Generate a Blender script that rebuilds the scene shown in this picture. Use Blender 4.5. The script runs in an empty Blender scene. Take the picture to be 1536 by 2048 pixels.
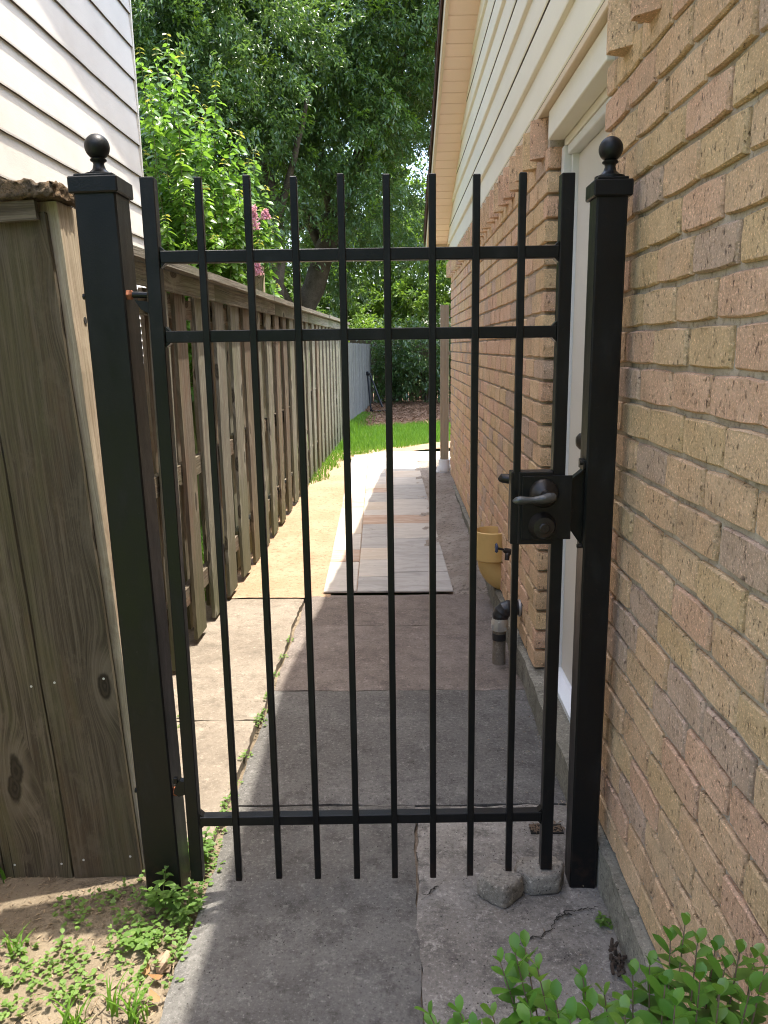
import bpy, math, random
import numpy as np
from mathutils import Vector, Matrix

random.seed(7)
rng = np.random.default_rng(11)
scene = bpy.context.scene
COL = scene.collection
R_ = math.radians

# ------------------------------------------------------------------ camera, sky, sun, exposure
cam_d = bpy.data.cameras.new('camera')
cam_d.sensor_fit = 'VERTICAL'
cam_d.sensor_height = 24.0
cam_d.lens = 1560.0 / 2048.0 * 24.0
cam_d.clip_start = 0.05
cam_d.clip_end = 900.0
cam = bpy.data.objects.new('camera', cam_d)
COL.objects.link(cam)
cam.matrix_world = Matrix(((0.99978, 0.01060, 0.01826, 0.0),
                           (0.01568, 0.20633, -0.97836, 0.0),
                           (-0.01414, 0.97842, 0.20612, 1.45),
                           (0, 0, 0, 1)))
scene.camera = cam

SUN = Vector((0.188, 0.070, 1.0)).normalized()
world = bpy.data.worlds.new('World')
scene.world = world
world.use_nodes = True
wn = world.node_tree
sky_n = wn.nodes.new('ShaderNodeTexSky')
sky_n.sky_type = 'NISHITA'
sky_n.sun_disc = False
sky_n.sun_elevation = math.asin(SUN.z)
sky_n.sun_rotation = math.atan2(SUN.x, SUN.y)
sky_n.air_density = 1.0
sky_n.dust_density = 3.5
wn.nodes['Background'].inputs['Strength'].default_value = 0.15
wn.links.new(sky_n.outputs[0], wn.nodes['Background'].inputs['Color'])

sun_d = bpy.data.lights.new('sun', 'SUN')
sun_d.energy = 2.0
sun_d.angle = R_(0.47)
sun_d.color = (1.0, 0.95, 0.86)
sun = bpy.data.objects.new('sun', sun_d)
COL.objects.link(sun)
sun.location = (3, 1, 20)
sun.rotation_euler = (-SUN).to_track_quat('-Z', 'Y').to_euler()

scene.view_settings.view_transform = 'Standard'
scene.view_settings.look = 'None'
scene.view_settings.gamma = 1.0
scene.view_settings.use_curve_mapping = False
scene.view_settings.exposure = 2.3
scene.render.engine = 'CYCLES'
scene.cycles.max_bounces = 7
scene.cycles.diffuse_bounces = 4
scene.cycles.transmission_bounces = 3
scene.cycles.use_denoising = True
scene.cycles.filter_width = 1.05


# ------------------------------------------------------------------ material helpers
class G:
    def __init__(s, name):
        s.m = bpy.data.materials.new(name)
        s.m.use_nodes = True
        s.nt = s.m.node_tree
        s.b = s.nt.nodes['Principled BSDF']
        s.out = s.nt.nodes['Material Output']

    def nd(s, typ, ins=None, out=0, **props):
        n = s.nt.nodes.new(typ)
        for k, v in props.items():
            setattr(n, k, v)
        for k, v in (ins or {}).items():
            s.set(n.inputs[k], v)
        return n.outputs[out]

    def set(s, inp, v):
        if isinstance(v, bpy.types.NodeSocket):
            s.nt.links.new(v, inp)
        elif isinstance(v, (tuple, list)) and len(v) == 3 and inp.type == 'RGBA':
            inp.default_value = (*v, 1)
        else:
            inp.default_value = v

    def pos(s):
        return s.nd('ShaderNodeNewGeometry')

    def obj(s):
        return s.nd('ShaderNodeTexCoord', out=3)

    def orand(s):
        return s.nd('ShaderNodeObjectInfo', out=5)

    def island(s):
        n = s.nt.nodes.new('ShaderNodeNewGeometry')
        return n.outputs['Random Per Island']

    def scale(s, v, sc):
        return s.nd('ShaderNodeVectorMath', {0: v, 1: sc}, operation='MULTIPLY')

    def add(s, v, w):
        return s.nd('ShaderNodeVectorMath', {0: v, 1: w}, operation='ADD')

    def noise(s, v, sc=5., det=3., rough=.55, dist=0., out=0):
        return s.nd('ShaderNodeTexNoise', {'Vector': v, 'Scale': sc, 'Detail': det, 'Roughness': rough, 'Distortion': dist}, out)

    def vor(s, v, sc=5., out=0, rand=1.0):
        return s.nd('ShaderNodeTexVoronoi', {'Vector': v, 'Scale': sc, 'Randomness': rand}, out)

    def mr(s, v, a, b, c=0., d=1.):
        return s.nd('ShaderNodeMapRange', {0: v, 1: a, 2: b, 3: c, 4: d})

    def ss(s, v, a, b, c=0., d=1.):
        return s.nd('ShaderNodeMapRange', {0: v, 1: a, 2: b, 3: c, 4: d}, interpolation_type='SMOOTHSTEP')

    def ma(s, op, a, b=0.):
        return s.nd('ShaderNodeMath', {0: a, 1: b}, operation=op)

    def mix(s, f, a, b, mode='MIX'):
        n = s.nt.nodes.new('ShaderNodeMix')
        n.data_type = 'RGBA'
        n.blend_type = mode
        s.set(n.inputs[0], f)
        s.set(n.inputs[6], a)
        s.set(n.inputs[7], b)
        return n.outputs[2]

    def ramp(s, f, stops):
        n = s.nt.nodes.new('ShaderNodeValToRGB')
        e = n.color_ramp.elements
        while len(e) < len(stops):
            e.new(0.5)
        for i, (p, c) in enumerate(stops):
            e[i].position = p
            e[i].color = (*c, 1)
        s.set(n.inputs[0], f)
        return n.outputs[0]

    def xyz(s, v, i):
        return s.nd('ShaderNodeSeparateXYZ', {0: v}, i)

    def bump(s, h, strength=.5, dist=.01, prev=None):
        ins = {'Height': h, 'Strength': strength, 'Distance': dist}
        if prev is not None:
            ins['Normal'] = prev
        return s.nd('ShaderNodeBump', ins)

    def done(s, col=None, rough=.8, nrm=None, spec=.35, metal=0.):
        if col is not None:
            s.set(s.b.inputs['Base Color'], col)
        s.set(s.b.inputs['Roughness'], rough)
        s.set(s.b.inputs['Specular IOR Level'], spec)
        s.set(s.b.inputs['Metallic'], metal)
        if nrm is not None:
            s.set(s.b.inputs['Normal'], nrm)
        return s.m


def mul(c, k):
    return (c[0] * k, c[1] * k, c[2] * k)


def m_plain(name, c, rough=.6, var=.12, sc=8., bump=.1, spec=.35, metal=0., fine=120.):
    g = G(name)
    p = g.pos()
    n = g.noise(p, sc, 4)
    col = g.mix(n, mul(c, 1 - var * 1.4), mul(c, 1 + var * 1.2))
    f = g.noise(p, fine, 2)
    col = g.mix(g.ma('MULTIPLY', f, .25), col, mul(c, .75))
    return g.done(col, rough, g.bump(f, bump, .004), spec, metal)


def m_concrete(name, c, c2, speck=.5, stain=.55, dark=(.05, .045, .038), seed=0.):
    g = G(name)
    p = g.add(g.pos(), (seed, seed * .7, 0))
    big = g.ss(g.noise(p, 2.3, 6, .62), .36, .64)
    col = g.mix(big, c, c2)
    mid = g.ss(g.noise(p, 11., 8, .74), .46, .66)
    col = g.mix(g.ma('MULTIPLY', mid, stain), col, mul(c, .42))
    pale = g.ss(g.noise(g.add(p, (5, 3, 1)), 17., 8, .76), .55, .66)
    col = g.mix(g.ma('MULTIPLY', pale, .55), col, mul(c2, 1.6))
    f = g.noise(p, 85., 6, .88)
    col = g.mix(g.ss(f, .54, .66, 0, min(1., speck * 1.3)), col, mul(c2, 2.1))
    col = g.mix(g.ss(f, .47, .36, 0, min(1., speck * 1.5)), col, mul(dark, 1.))
    v = g.vor(p, 70.)
    pit = g.ss(v, .17, .08)
    pit = g.ma('MULTIPLY', pit, g.ss(g.noise(p, 9., 3), .46, .56))
    col = g.mix(pit, col, mul(dark, .7))
    h = g.ma('ADD', g.noise(p, 45., 8, .78), g.ma('MULTIPLY', pit, -.6))
    return g.done(col, .92, g.bump(h, .8, .006), .2)


def m_wood(name, c_lo, c_hi, algae=(.15, .17, .07), alg=.5, red=(.20, .10, .055), redk=.35, knots=True, rough=.88, foot=0.):
    """Weathered board; the grain runs along the object's own Z."""
    g = G(name)
    r = g.orand()
    o0 = g.obj()
    rv = g.nd('ShaderNodeCombineXYZ', {0: g.ma('MULTIPLY', r, 37.), 1: g.ma('MULTIPLY', r, 91.), 2: g.ma('MULTIPLY', r, 53.)})
    o = g.add(o0, rv)
    ux = g.ma('ADD', g.xyz(o, 0), g.xyz(o, 1))
    uz = g.xyz(o, 2)
    uv = g.nd('ShaderNodeCombineXYZ', {0: ux, 1: uz, 2: 0.})
    if knots:
        kv = g.scale(uv, (5.2, 2.1, 0))
        kd = g.nd('ShaderNodeTexVoronoi', {'Vector': kv, 'Scale': 1.0}, 0, voronoi_dimensions='2D')
        kcol = g.nd('ShaderNodeTexVoronoi', {'Vector': kv, 'Scale': 1.0}, 1, voronoi_dimensions='2D')
        has = g.ss(g.xyz(kcol, 0), .50, .54)
        near = g.ma('MULTIPLY', g.ss(kd, .40, .02), has)
    warp = g.noise(g.scale(o, (5, 5, .8)), 1.0, 3)
    gx = g.ma('ADD', ux, g.ma('MULTIPLY', warp, .05))
    if knots:
        gx = g.ma('ADD', gx, g.ma('MULTIPLY', near, .045))
    gv = g.nd('ShaderNodeCombineXYZ', {0: gx, 1: g.ma('MULTIPLY', uz, .022), 2: g.ma('MULTIPLY', r, 9.)})
    gr = g.noise(gv, 90., 6, .72)
    gr2 = g.noise(gv, 330., 4, .75)
    col = g.ramp(gr, [(.30, mul(c_lo, .50)), (.44, c_lo), (.58, c_hi), (.78, mul(c_hi, 1.3))])
    col = g.mix(g.ma('MULTIPLY', g.ss(gr2, .48, .66), .55), col, mul(c_lo, .40))
    blot = g.noise(g.scale(o, (9, 9, 2.2)), 1., 6, .7)
    col = g.mix(g.ma('MULTIPLY', g.ss(blot, .48, .66), redk), col, red)
    col = g.mix(g.ma('MULTIPLY', g.ss(g.noise(g.scale(o, (14, 14, 9)), 1., 6, .7), .52, .66), .40), col, mul(c_hi, 1.25))
    if alg > 0:
        a = g.ss(g.noise(g.scale(g.add(o, (3, 9, 4)), (8, 8, 1.3)), 1., 6, .7), .44, .62)
        col = g.mix(g.ma('MULTIPLY', a, alg), col, algae)
    if foot > 0:
        # mould creeping up from the ground: a stain of the board's own lower end
        hz = g.ma('ADD', g.xyz(o0, 2), g.ma('MULTIPLY', g.noise(g.scale(o, (20, 20, 1.5)), 1., 4), -.5))
        col = g.mix(g.ma('MULTIPLY', g.ss(hz, .42, -.25), foot), col, mul(algae, .62))
    col = g.mix(g.ma('MULTIPLY', g.ss(r, 0., 1.), .40), col, mul(c_lo, .72))
    # drying cracks along the grain
    cn = g.noise(g.nd('ShaderNodeCombineXYZ', {0: gx, 1: g.ma('MULTIPLY', uz, .012), 2: g.ma('MULTIPLY', r, 17.)}), 170., 2, .5)
    crack = g.ma('MULTIPLY', g.ss(cn, .69, .73), g.ss(g.noise(g.scale(o, (6, 6, 1.4)), 1., 2), .50, .58))
    col = g.mix(g.ma('MULTIPLY', crack, .85), col, mul(c_lo, .22))
    h = g.ma('ADD', g.ma('ADD', gr, g.ma('MULTIPLY', gr2, .6)), g.ma('MULTIPLY', crack, -1.2))
    if knots:
        kd = g.ma('ADD', kd, g.ma('MULTIPLY', g.ma('SUBTRACT', g.noise(g.scale(uv, (22, 14, 0)), 1., 3), .5), .12))
        core = g.ma('MULTIPLY', g.ss(kd, .115, .07), has)
        halo = g.ma('MULTIPLY', g.ma('MULTIPLY', g.ss(kd, .26, .12), g.ss(kd, .07, .11)), has)
        kc = g.ss(g.ma('SINE', g.ma('MULTIPLY', g.ma('ADD', kd, g.ma('MULTIPLY', gr, .03)), 120.)), -1, 1, .45, 1.)
        col = g.mix(g.ma('MULTIPLY', halo, .45), col, mul(c_hi, 1.15))
        col = g.mix(g.ma('MULTIPLY', core, .92), col, g.mix(kc, mul(c_lo, .16), mul(c_lo, .55)))
        h = g.ma('ADD', h, g.ma('MULTIPLY', g.ma('MULTIPLY', core, kc), .5))
    return g.done(col, rough, g.bump(h, .75, .004), .15)


def m_brick(name, c, c2):
    g = G(name)
    p = g.pos()
    r = g.orand()
    big = g.noise(p, 12., 5, .65)
    col = g.mix(g.ss(big, .34, .66), c, c2)
    col = g.mix(g.ma('MULTIPLY', r, .30), col, mul(c, .80))
    f = g.noise(p, 190., 4, .8)
    col = g.mix(g.ss(f, .55, .66, 0, .85), col, mul(c2, 1.65))
    col = g.mix(g.ss(f, .46, .36, 0, .55), col, mul(c, .55))
    drag = g.noise(g.scale(p, (1, .75, .42)), 150., 5, .8)
    pit = g.ss(drag, .43, .375)
    pitm = g.ma('MULTIPLY', pit, g.ss(g.noise(p, 30., 4), .42, .58))
    col = g.mix(g.ma('MULTIPLY', pitm, .9), col, mul(c, .26))
    dirt = g.ss(g.noise(p, 4., 5, .65), .50, .72)
    col = g.mix(g.ma('MULTIPLY', dirt, .30), col, (.26, .20, .14))
    moss = g.ss(g.noise(g.add(p, (4, 2, 7)), 2.2, 4), .52, .76)
    col = g.mix(g.ma('MULTIPLY', moss, .12), col, (.24, .215, .095))
    h = g.ma('ADD', g.noise(p, 100., 6, .75), g.ma('MULTIPLY', pitm, -1.0))
    return g.done(col, .95, g.bump(h, 1.0, .009), .15)


def m_leaf(name, c_dark, c_light, trans=.35, rough=.38, spec=.5, per='island'):
    g = G(name)
    r = g.island() if per == 'island' else g.orand()
    p = g.pos()
    n = g.noise(p, 2.2, 3)
    f = g.ma('ADD', g.ma('MULTIPLY', r, .6), g.ma('MULTIPLY', g.ss(n, .3, .7), .4))
    col = g.mix(f, c_dark, c_light)
    g.done(col, rough, None, spec)
    tr = g.nd('ShaderNodeBsdfTranslucent', {'Color': g.mix(.5, col, mul((c_light[0] * 1.25, c_light[1] * 1.25, c_light[2] * .5), 1.6))})
    mx = g.nd('ShaderNodeMixShader', {0: trans, 1: g.b.outputs[0], 2: tr})
    g.nt.links.new(mx, g.out.inputs[0])
    return g.m


def m_paint_black(name):
    g = G(name)
    p = g.pos()
    n = g.noise(g.scale(p, (1, 1, .4)), 16., 5, .65)
    col = g.mix(g.ss(n, .52, .74), (.004, .0045, .005), (.010, .0105, .0105))
    f = g.noise(p, 240., 2)
    rough = g.mr(n, .3, .7, .30, .52)
    dust = g.ss(g.noise(p, 55., 4, .7), .62, .74)
    col = g.mix(g.ma('MULTIPLY', dust, .2), col, (.05, .048, .045))
    foot = g.ma('MULTIPLY', g.ss(g.xyz(p, 2), .16, .02), g.ss(g.noise(p, 40., 5, .7), .45, .62))
    col = g.mix(g.ma('MULTIPLY', foot, .6), col, (.028, .015, .010))
    return g.done(col, rough, g.bump(f, .14, .003), .30)


def m_soil(name, c, c2, c3, sc=1.0, rough_h=.012):
    g = G(name)
    p = g.pos()
    a = g.ss(g.noise(p, 2.4 * sc, 5, .6), .35, .65)
    col = g.mix(a, c, c2)
    b = g.ss(g.noise(p, 24. * sc, 5, .7), .50, .68)
    col = g.mix(g.ma('MULTIPLY', b, .75), col, c3)
    f = g.noise(p, 130. * sc, 4, .75)
    col = g.mix(g.ss(f, .55, .72, 0, .5), col, mul(c2, 1.5))
    col = g.mix(g.ss(f, .42, .30, 0, .6), col, mul(c3, .55))
    h = g.ma('ADD', g.ma('MULTIPLY', g.noise(p, 28. * sc, 6, .7), 1.0), g.ma('MULTIPLY', f, .4))
    return g.done(col, .95, g.bump(h, .8, rough_h), .15)


# ------------------------------------------------------------------ mesh helpers
class MB:
    def __init__(s):
        s.v = []
        s.f = []
        s.mi = []
        s.m = 0

    def poly(s, pts, mi=None):
        k = len(s.v)
        s.v.extend([tuple(p) for p in pts])
        s.f.append(tuple(range(k, k + len(pts))))
        s.mi.append(s.m if mi is None else mi)

    def box(s, x0, x1, y0, y1, z0, z1, bev=0.0):
        if bev <= 0:
            k = len(s.v)
            s.v += [(x0, y0, z0), (x1, y0, z0), (x1, y1, z0), (x0, y1, z0), (x0, y0, z1), (x1, y0, z1), (x1, y1, z1), (x0, y1, z1)]
            for q in ((0, 3, 2, 1), (4, 5, 6, 7), (0, 1, 5, 4), (1, 2, 6, 5), (2, 3, 7, 6), (3, 0, 4, 7)):
                s.f.append(tuple(k + i for i in q))
                s.mi.append(s.m)
        else:
            b = min(bev, (x1 - x0) * .45, (y1 - y0) * .45, (z1 - z0) * .45)
            c = [(x0 + b, y0, 1), (x1 - b, y0, 1), (x1, y0 + b, 1), (x1, y1 - b, 1), (x1 - b, y1, 1), (x0 + b, y1, 1), (x0, y1 - b, 1), (x0, y0 + b, 1)]
            ci = [(x0 + b, y0 + b), (x1 - b, y0 + b), (x1 - b, y0 + b), (x1 - b, y1 - b), (x1 - b, y1 - b), (x0 + b, y1 - b), (x0 + b, y1 - b), (x0 + b, y0 + b)]
            k = len(s.v)
            for (x, y, _) in c:
                s.v.append((x, y, z0 + b))
            for (x, y, _) in c:
                s.v.append((x, y, z1 - b))
            s.v += [(x0 + b, y0 + b, z1), (x1 - b, y0 + b, z1), (x1 - b, y1 - b, z1), (x0 + b, y1 - b, z1)]
            s.v += [(x0 + b, y0 + b, z0), (x1 - b, y0 + b, z0), (x1 - b, y1 - b, z0), (x0 + b, y1 - b, z0)]
            F = []
            for i in range(8):
                j = (i + 1) % 8
                F.append((i, j, 8 + j, 8 + i))
            T = 16
            B = 20
            F += [(8, 9, T + 1, T), (10, 11, T + 2, T + 1), (12, 13, T + 3, T + 2), (14, 15, T, T + 3)]
            F += [(9, 10, T + 1), (11, 12, T + 2), (13, 14, T + 3), (15, 8, T)]
            F += [(T, T + 1, T + 2, T + 3)]
            F += [(1, 0, B, B + 1), (3, 2, B + 1, B + 2), (5, 4, B + 2, B + 3), (7, 6, B + 3, B)]
            F += [(2, 1, B + 1), (4, 3, B + 2), (6, 5, B + 3), (0, 7, B)]
            F += [(B + 3, B + 2, B + 1, B)]
            for q in F:
                s.f.append(tuple(k + i for i in q))
                s.mi.append(s.m)

    def tube(s, pts, rad, n=10, cap=True):
        """pts: list of 3d points; rad: float or list"""
        pts = [Vector(p) for p in pts]
        if not hasattr(rad, '__len__'):
            rad = [rad] * len(pts)
        k0 = len(s.v)
        prev = None
        for i, p in enumerate(pts):
            if i == 0:
                t = pts[1] - pts[0]
            elif i == len(pts) - 1:
                t = pts[-1] - pts[-2]
            else:
                t = (pts[i + 1] - pts[i]).normalized() + (pts[i] - pts[i - 1]).normalized()
            t.normalize()
            if prev is None:
                a = Vector((0, 0, 1)) if abs(t.z) < .9 else Vector((1, 0, 0))
                u = t.cross(a).normalized()
            else:
                u = (prev - t * prev.dot(t)).normalized()
            prev = u
            w = t.cross(u)
            for j in range(n):
                a = 2 * math.pi * j / n
                s.v.append(tuple(p + (u * math.cos(a) + w * math.sin(a)) * rad[i]))
        for i in range(len(pts) - 1):
            for j in range(n):
                a = k0 + i * n + j
                b = k0 + i * n + (j + 1) % n
                s.f.append((a, b, b + n, a + n))
                s.mi.append(s.m)
        if cap:
            s.f.append(tuple(k0 + j for j in range(n - 1, -1, -1)))
            s.mi.append(s.m)
            e = k0 + (len(pts) - 1) * n
            s.f.append(tuple(e + j for j in range(n)))
            s.mi.append(s.m)

    def lathe(s, prof, n=24, c=(0, 0, 0), axis='z'):
        k0 = len(s.v)
        for (r, z) in prof:
            for j in range(n):
                a = 2 * math.pi * j / n
                x, y = r * math.cos(a), r * math.sin(a)
                if axis == 'z':
                    q = (x, y, z)
                elif axis == 'y':
                    q = (x, z, -y)
                else:
                    q = (z, x, y)
                s.v.append((c[0] + q[0], c[1] + q[1], c[2] + q[2]))
        for i in range(len(prof) - 1):
            for j in range(n):
                a = k0 + i * n + j
                b = k0 + i * n + (j + 1) % n
                s.f.append((a, b, b + n, a + n))
                s.mi.append(s.m)
        s.f.append(tuple(k0 + j for j in range(n - 1, -1, -1)))
        s.mi.append(s.m)
        e = k0 + (len(prof) - 1) * n
        s.f.append(tuple(e + j for j in range(n)))
        s.mi.append(s.m)

    def prism(s, pts2, a0, a1, plane='xz'):
        """extrude the polygon pts2 between a0 and a1 along the missing axis"""
        def P(u, v, a):
            return (u, a, v) if plane == 'xz' else ((a, u, v) if plane == 'yz' else (u, v, a))
        n = len(pts2)
        k = len(s.v)
        s.v += [P(u, v, a0) for u, v in pts2] + [P(u, v, a1) for u, v in pts2]
        s.f.append(tuple(k + i for i in range(n)))
        s.f.append(tuple(k + n + i for i in range(n - 1, -1, -1)))
        s.mi += [s.m, s.m]
        for i in range(n):
            j = (i + 1) % n
            s.f.append((k + j, k + i, k + n + i, k + n + j))
            s.mi.append(s.m)

    def mesh(s, name, mats, smooth=False):
        me = bpy.data.meshes.new(name)
        me.from_pydata(s.v, [], s.f)
        for m in (mats if isinstance(mats, (list, tuple)) else [mats]):
            me.materials.append(m)
        if any(s.mi):
            me.polygons.foreach_set('material_index', s.mi)
        if smooth:
            me.polygons.foreach_set('use_smooth', [True] * len(me.polygons))
        import bmesh
        bm = bmesh.new()
        bm.from_mesh(me)
        bmesh.ops.recalc_face_normals(bm, faces=bm.faces)
        bm.to_mesh(me)
        bm.free()
        me.update()
        return me

    def build(s, name, mats, parent=None, smooth=False, loc=(0, 0, 0), kind=None):
        return link(name, s.mesh(name, mats, smooth), parent, loc, kind)


def link(name, me, parent=None, loc=(0, 0, 0), kind=None, rot=None, scale=None):
    o = bpy.data.objects.new(name, me)
    COL.objects.link(o)
    if parent is not None:
        o.parent = parent
    o.location = loc
    if rot is not None:
        o.rotation_euler = rot
    if scale is not None:
        o.scale = scale
    if kind:
        o['kind'] = kind
    return o


def tag(o, label, cat, group=None):
    o['label'] = label
    o['category'] = cat
    if group:
        o['group'] = group
    return o


def thing(name, label, cat, loc=(0, 0, 0), rot=(0, 0, 0), group=None):
    o = bpy.data.objects.new(name, None)
    o.empty_display_size = .1
    COL.objects.link(o)
    o.location = loc
    o.rotation_euler = rot
    return tag(o, label, cat, group)


def smooth_angle(o, deg=35):
    me = o.data
    me.polygons.foreach_set('use_smooth', [True] * len(me.polygons))
    try:
        me.set_sharp_from_angle(angle=R_(deg))
    except Exception:
        pass
    return o


def np_mesh(name, verts, faces, mats, mi=None, smooth=False):
    me = bpy.data.meshes.new(name)
    nv, nf, k = len(verts), len(faces), faces.shape[1]
    me.vertices.add(nv)
    me.vertices.foreach_set('co', verts.astype(np.float32).ravel())
    me.loops.add(nf * k)
    me.loops.foreach_set('vertex_index', faces.astype(np.int32).ravel())
    me.polygons.add(nf)
    me.polygons.foreach_set('loop_start', np.arange(0, nf * k, k, dtype=np.int32))
    for m in (mats if isinstance(mats, (list, tuple)) else [mats]):
        me.materials.append(m)
    if mi is not None:
        me.polygons.foreach_set('material_index', mi.astype(np.int32))
    if smooth:
        me.polygons.foreach_set('use_smooth', np.ones(nf, dtype=bool))
    me.update(calc_edges=True)
    me.validate()
    return me


def unit(a):
    return a / np.maximum(np.linalg.norm(a, axis=1, keepdims=True), 1e-9)


def leaf_field(pos, d, up, L, Wd, fold=.12, droop=.15):
    """n folded diamond leaves: pos (n,3), d direction (n,3), up (n,3), L, Wd arrays"""
    n = len(pos)
    d = unit(d)
    s = unit(np.cross(d, up))
    nr = np.cross(s, d)
    L = L[:, None]
    Wd = Wd[:, None]
    tip = pos + d * L - nr * L * droop
    mid = pos + d * L * .48
    l = mid + s * Wd * .5 + nr * Wd * fold
    r = mid - s * Wd * .5 + nr * Wd * fold
    V = np.stack([pos, l, tip, r], 1).reshape(-1, 3)
    b = np.arange(n)[:, None] * 4
    F = np.concatenate([b + np.array([[0, 2, 1]]), b + np.array([[0, 3, 2]])], 0)
    return V, F


def rdir(n):
    return unit(rng.normal(size=(n, 3)))


def fbm(x, y, seed=0):
    """cheap smooth pseudo-noise for heights"""
    r = np.random.default_rng(seed)
    h = 0
    for k in range(7):
        a = r.uniform(0, 2 * np.pi)
        fq = 2.0 * 1.75 ** k
        ph = r.uniform(0, 6.28)
        ph2 = r.uniform(0, 6.28)
        h = h + np.sin((x * np.cos(a) + y * np.sin(a)) * fq + ph + 1.5 * np.sin((x * np.sin(a) - y * np.cos(a)) * fq * .7 + ph2)) / 1.45 ** k
    return h / 3.0


def gz(Y):
    t = np.clip((np.asarray(Y, float) - 4.6) / 4.4, 0, 1)
    return .10 * t * t * (3 - 2 * t)


def gzs(Y):
    return float(gz(Y))


def sheet(name, poly, step, zoff, amp, mat, seed=0, kind='structure', parent=None, edge=.0, freq=1., bury=None):
    """a ground sheet: a grid cut to the polygon, lying on gz(Y)+zoff with uneven height"""
    poly = np.array(poly, float)
    x0, y0 = poly.min(0)
    x1, y1 = poly.max(0)
    nx = max(2, int((x1 - x0) / step) + 1)
    ny = max(2, int((y1 - y0) / step) + 1)
    X, Y = np.meshgrid(np.linspace(x0, x1, nx), np.linspace(y0, y1, ny))
    xs, ys = X.ravel(), Y.ravel()

    def inside(px, py):
        c = np.zeros(px.shape, bool)
        j = len(poly) - 1
        for i in range(len(poly)):
            xi, yi = poly[i]
            xj, yj = poly[j]
            hit = ((yi > py) != (yj > py)) & (px < (xj - xi) * (py - yi) / (yj - yi + 1e-12) + xi)
            c ^= hit
            j = i
        return c
    wob = edge * fbm(xs * 6, ys * 6, seed + 50)
    wob2 = edge * fbm(xs * 6, ys * 6, seed + 51)
    ins = inside(xs + wob, ys + wob2)
    z = gz(ys) + zoff + amp * fbm(xs * freq, ys * freq, seed)
    if bury is not None:
        z = z + bury(xs, ys)
    V = np.stack([xs, ys, z], 1)
    idx = np.arange(nx * ny).reshape(ny, nx)
    q = np.stack([idx[:-1, :-1], idx[:-1, 1:], idx[1:, 1:], idx[1:, :-1]], -1).reshape(-1, 4)
    q = q[ins[q].all(1)]
    used, inv = np.unique(q, return_inverse=True)
    me = np_mesh(name, V[used], inv.reshape(-1, 4), mat, smooth=True)
    return link(name, me, parent, kind=kind)


# ------------------------------------------------------------------ materials
BLACK = m_paint_black('black_paint')
BRONZE = m_plain('dark_bronze', (.035, .03, .026), .38, .3, 40, .15, .5, .6)
PEWTER = m_plain('worn_pewter', (.10, .10, .095), .42, .35, 60, .25, .5, .7)
RUST = m_plain('rusty_steel', (.26, .09, .04), .8, .4, 50, .4)
STEEL = m_plain('galvanised_steel', (.45, .45, .44), .45, .2, 60, .1, .5, .8)
NAIL = m_plain('nail_steel', (.55, .55, .53), .5, .1, 60, .1, .5, .4)
MORTAR = m_soil('mortar', (.42, .345, .262), (.54, .455, .36), (.20, .155, .11), 2.5, .010)
BRICKS = [m_brick('brick_tan', (.69, .445, .26), (.78, .53, .325)),
          m_brick('brick_ochre', (.675, .455, .25), (.76, .535, .305)),
          m_brick('brick_orange', (.69, .425, .27), (.78, .505, .335)),
          m_brick('brick_mauve', (.57, .395, .275), (.66, .47, .34)),
          m_brick('brick_sand', (.71, .475, .28), (.79, .555, .34))]
FOUND = m_concrete('foundation_concrete', (.20, .185, .145), (.27, .25, .20), .5, .6)
CREAM = m_plain('cream_vinyl', (.80, .72, .56), .5, .06, 3., .05)
TRIMW = m_plain('painted_trim', (.78, .715, .585), .55, .06, 5., .08)
TAN = m_plain('tan_vinyl', (.86, .64, .49), .55, .05, 4., .05)
FASCIA = m_plain('tan_fascia', (.68, .53, .37), .6, .1, 5., .1)
SHINGLE = m_plain('brown_shingle', (.085, .055, .045), .95, .35, 25., .6, .15)
LAP_BROWN = m_plain('lap_edge_brown', (.12, .09, .065), .9, .4, 40., .3)  # dark brown for the lap undersides and the siding underlay
DOORW = m_plain('door_paint', (.62, .57, .50), .5, .04, 3., .05)
JAMBW = m_plain('jamb_paint', (.70, .69, .66), .5, .05, 4., .08)
WHITE_AL = m_plain('white_threshold', (.80, .82, .84), .4, .05, 6., .05, .5)
PVCW = m_plain('white_pvc', (.78, .77, .74), .45, .08, 9., .05, .5)
PVCY = m_plain('yellowed_pvc', (.70, .47, .17), .5, .14, 9., .08, .4)
DOWNS = m_plain('tan_downspout', (.36, .29, .20), .5, .08, 6., .05, .4)
TAPE = m_plain('black_tape', (.02, .02, .022), .4, .3, 30., .3, .5)
FOIL = m_plain('foil_tape', (.55, .53, .48), .5, .25, 30., .5, .5, .5)
BLUEK = m_plain('blue_enamel', (.03, .05, .12), .5, .2, 30., .1, .5)
SLAB_DARK = m_concrete('slab_dark', (.112, .105, .095), (.160, .152, .138), .5, .6, seed=1.)
SLAB_MID = m_concrete('slab_middle', (.115, .108, .098), (.155, .147, .135), .6, .5, seed=7.)
SLAB_PINK = m_concrete('slab_pinkish', (.155, .128, .108), (.215, .182, .157), .4, .45, seed=13.)
SLAB_PALE = m_concrete('slab_patch', (.185, .168, .147), (.28, .258, .228), .45, .75, seed=19.)
SLAB_TAN = m_concrete('slab_tan', (.195, .162, .125), (.25, .21, .163), .3, .42, (.13, .10, .07), seed=23.)
CRACK = m_plain('crack_dirt', (.03, .027, .022), .95, .3, 30)
SOIL = m_soil('bare_soil', (.165, .128, .085), (.245, .195, .135), (.07, .053, .034))
SOIL_DARK = m_soil('damp_soil', (.16, .125, .09), (.23, .185, .14), (.08, .06, .045))
SAND = m_soil('yellow_sand', (.315, .212, .130), (.375, .262, .17), (.18, .12, .072), 1.3, .01)
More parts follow.
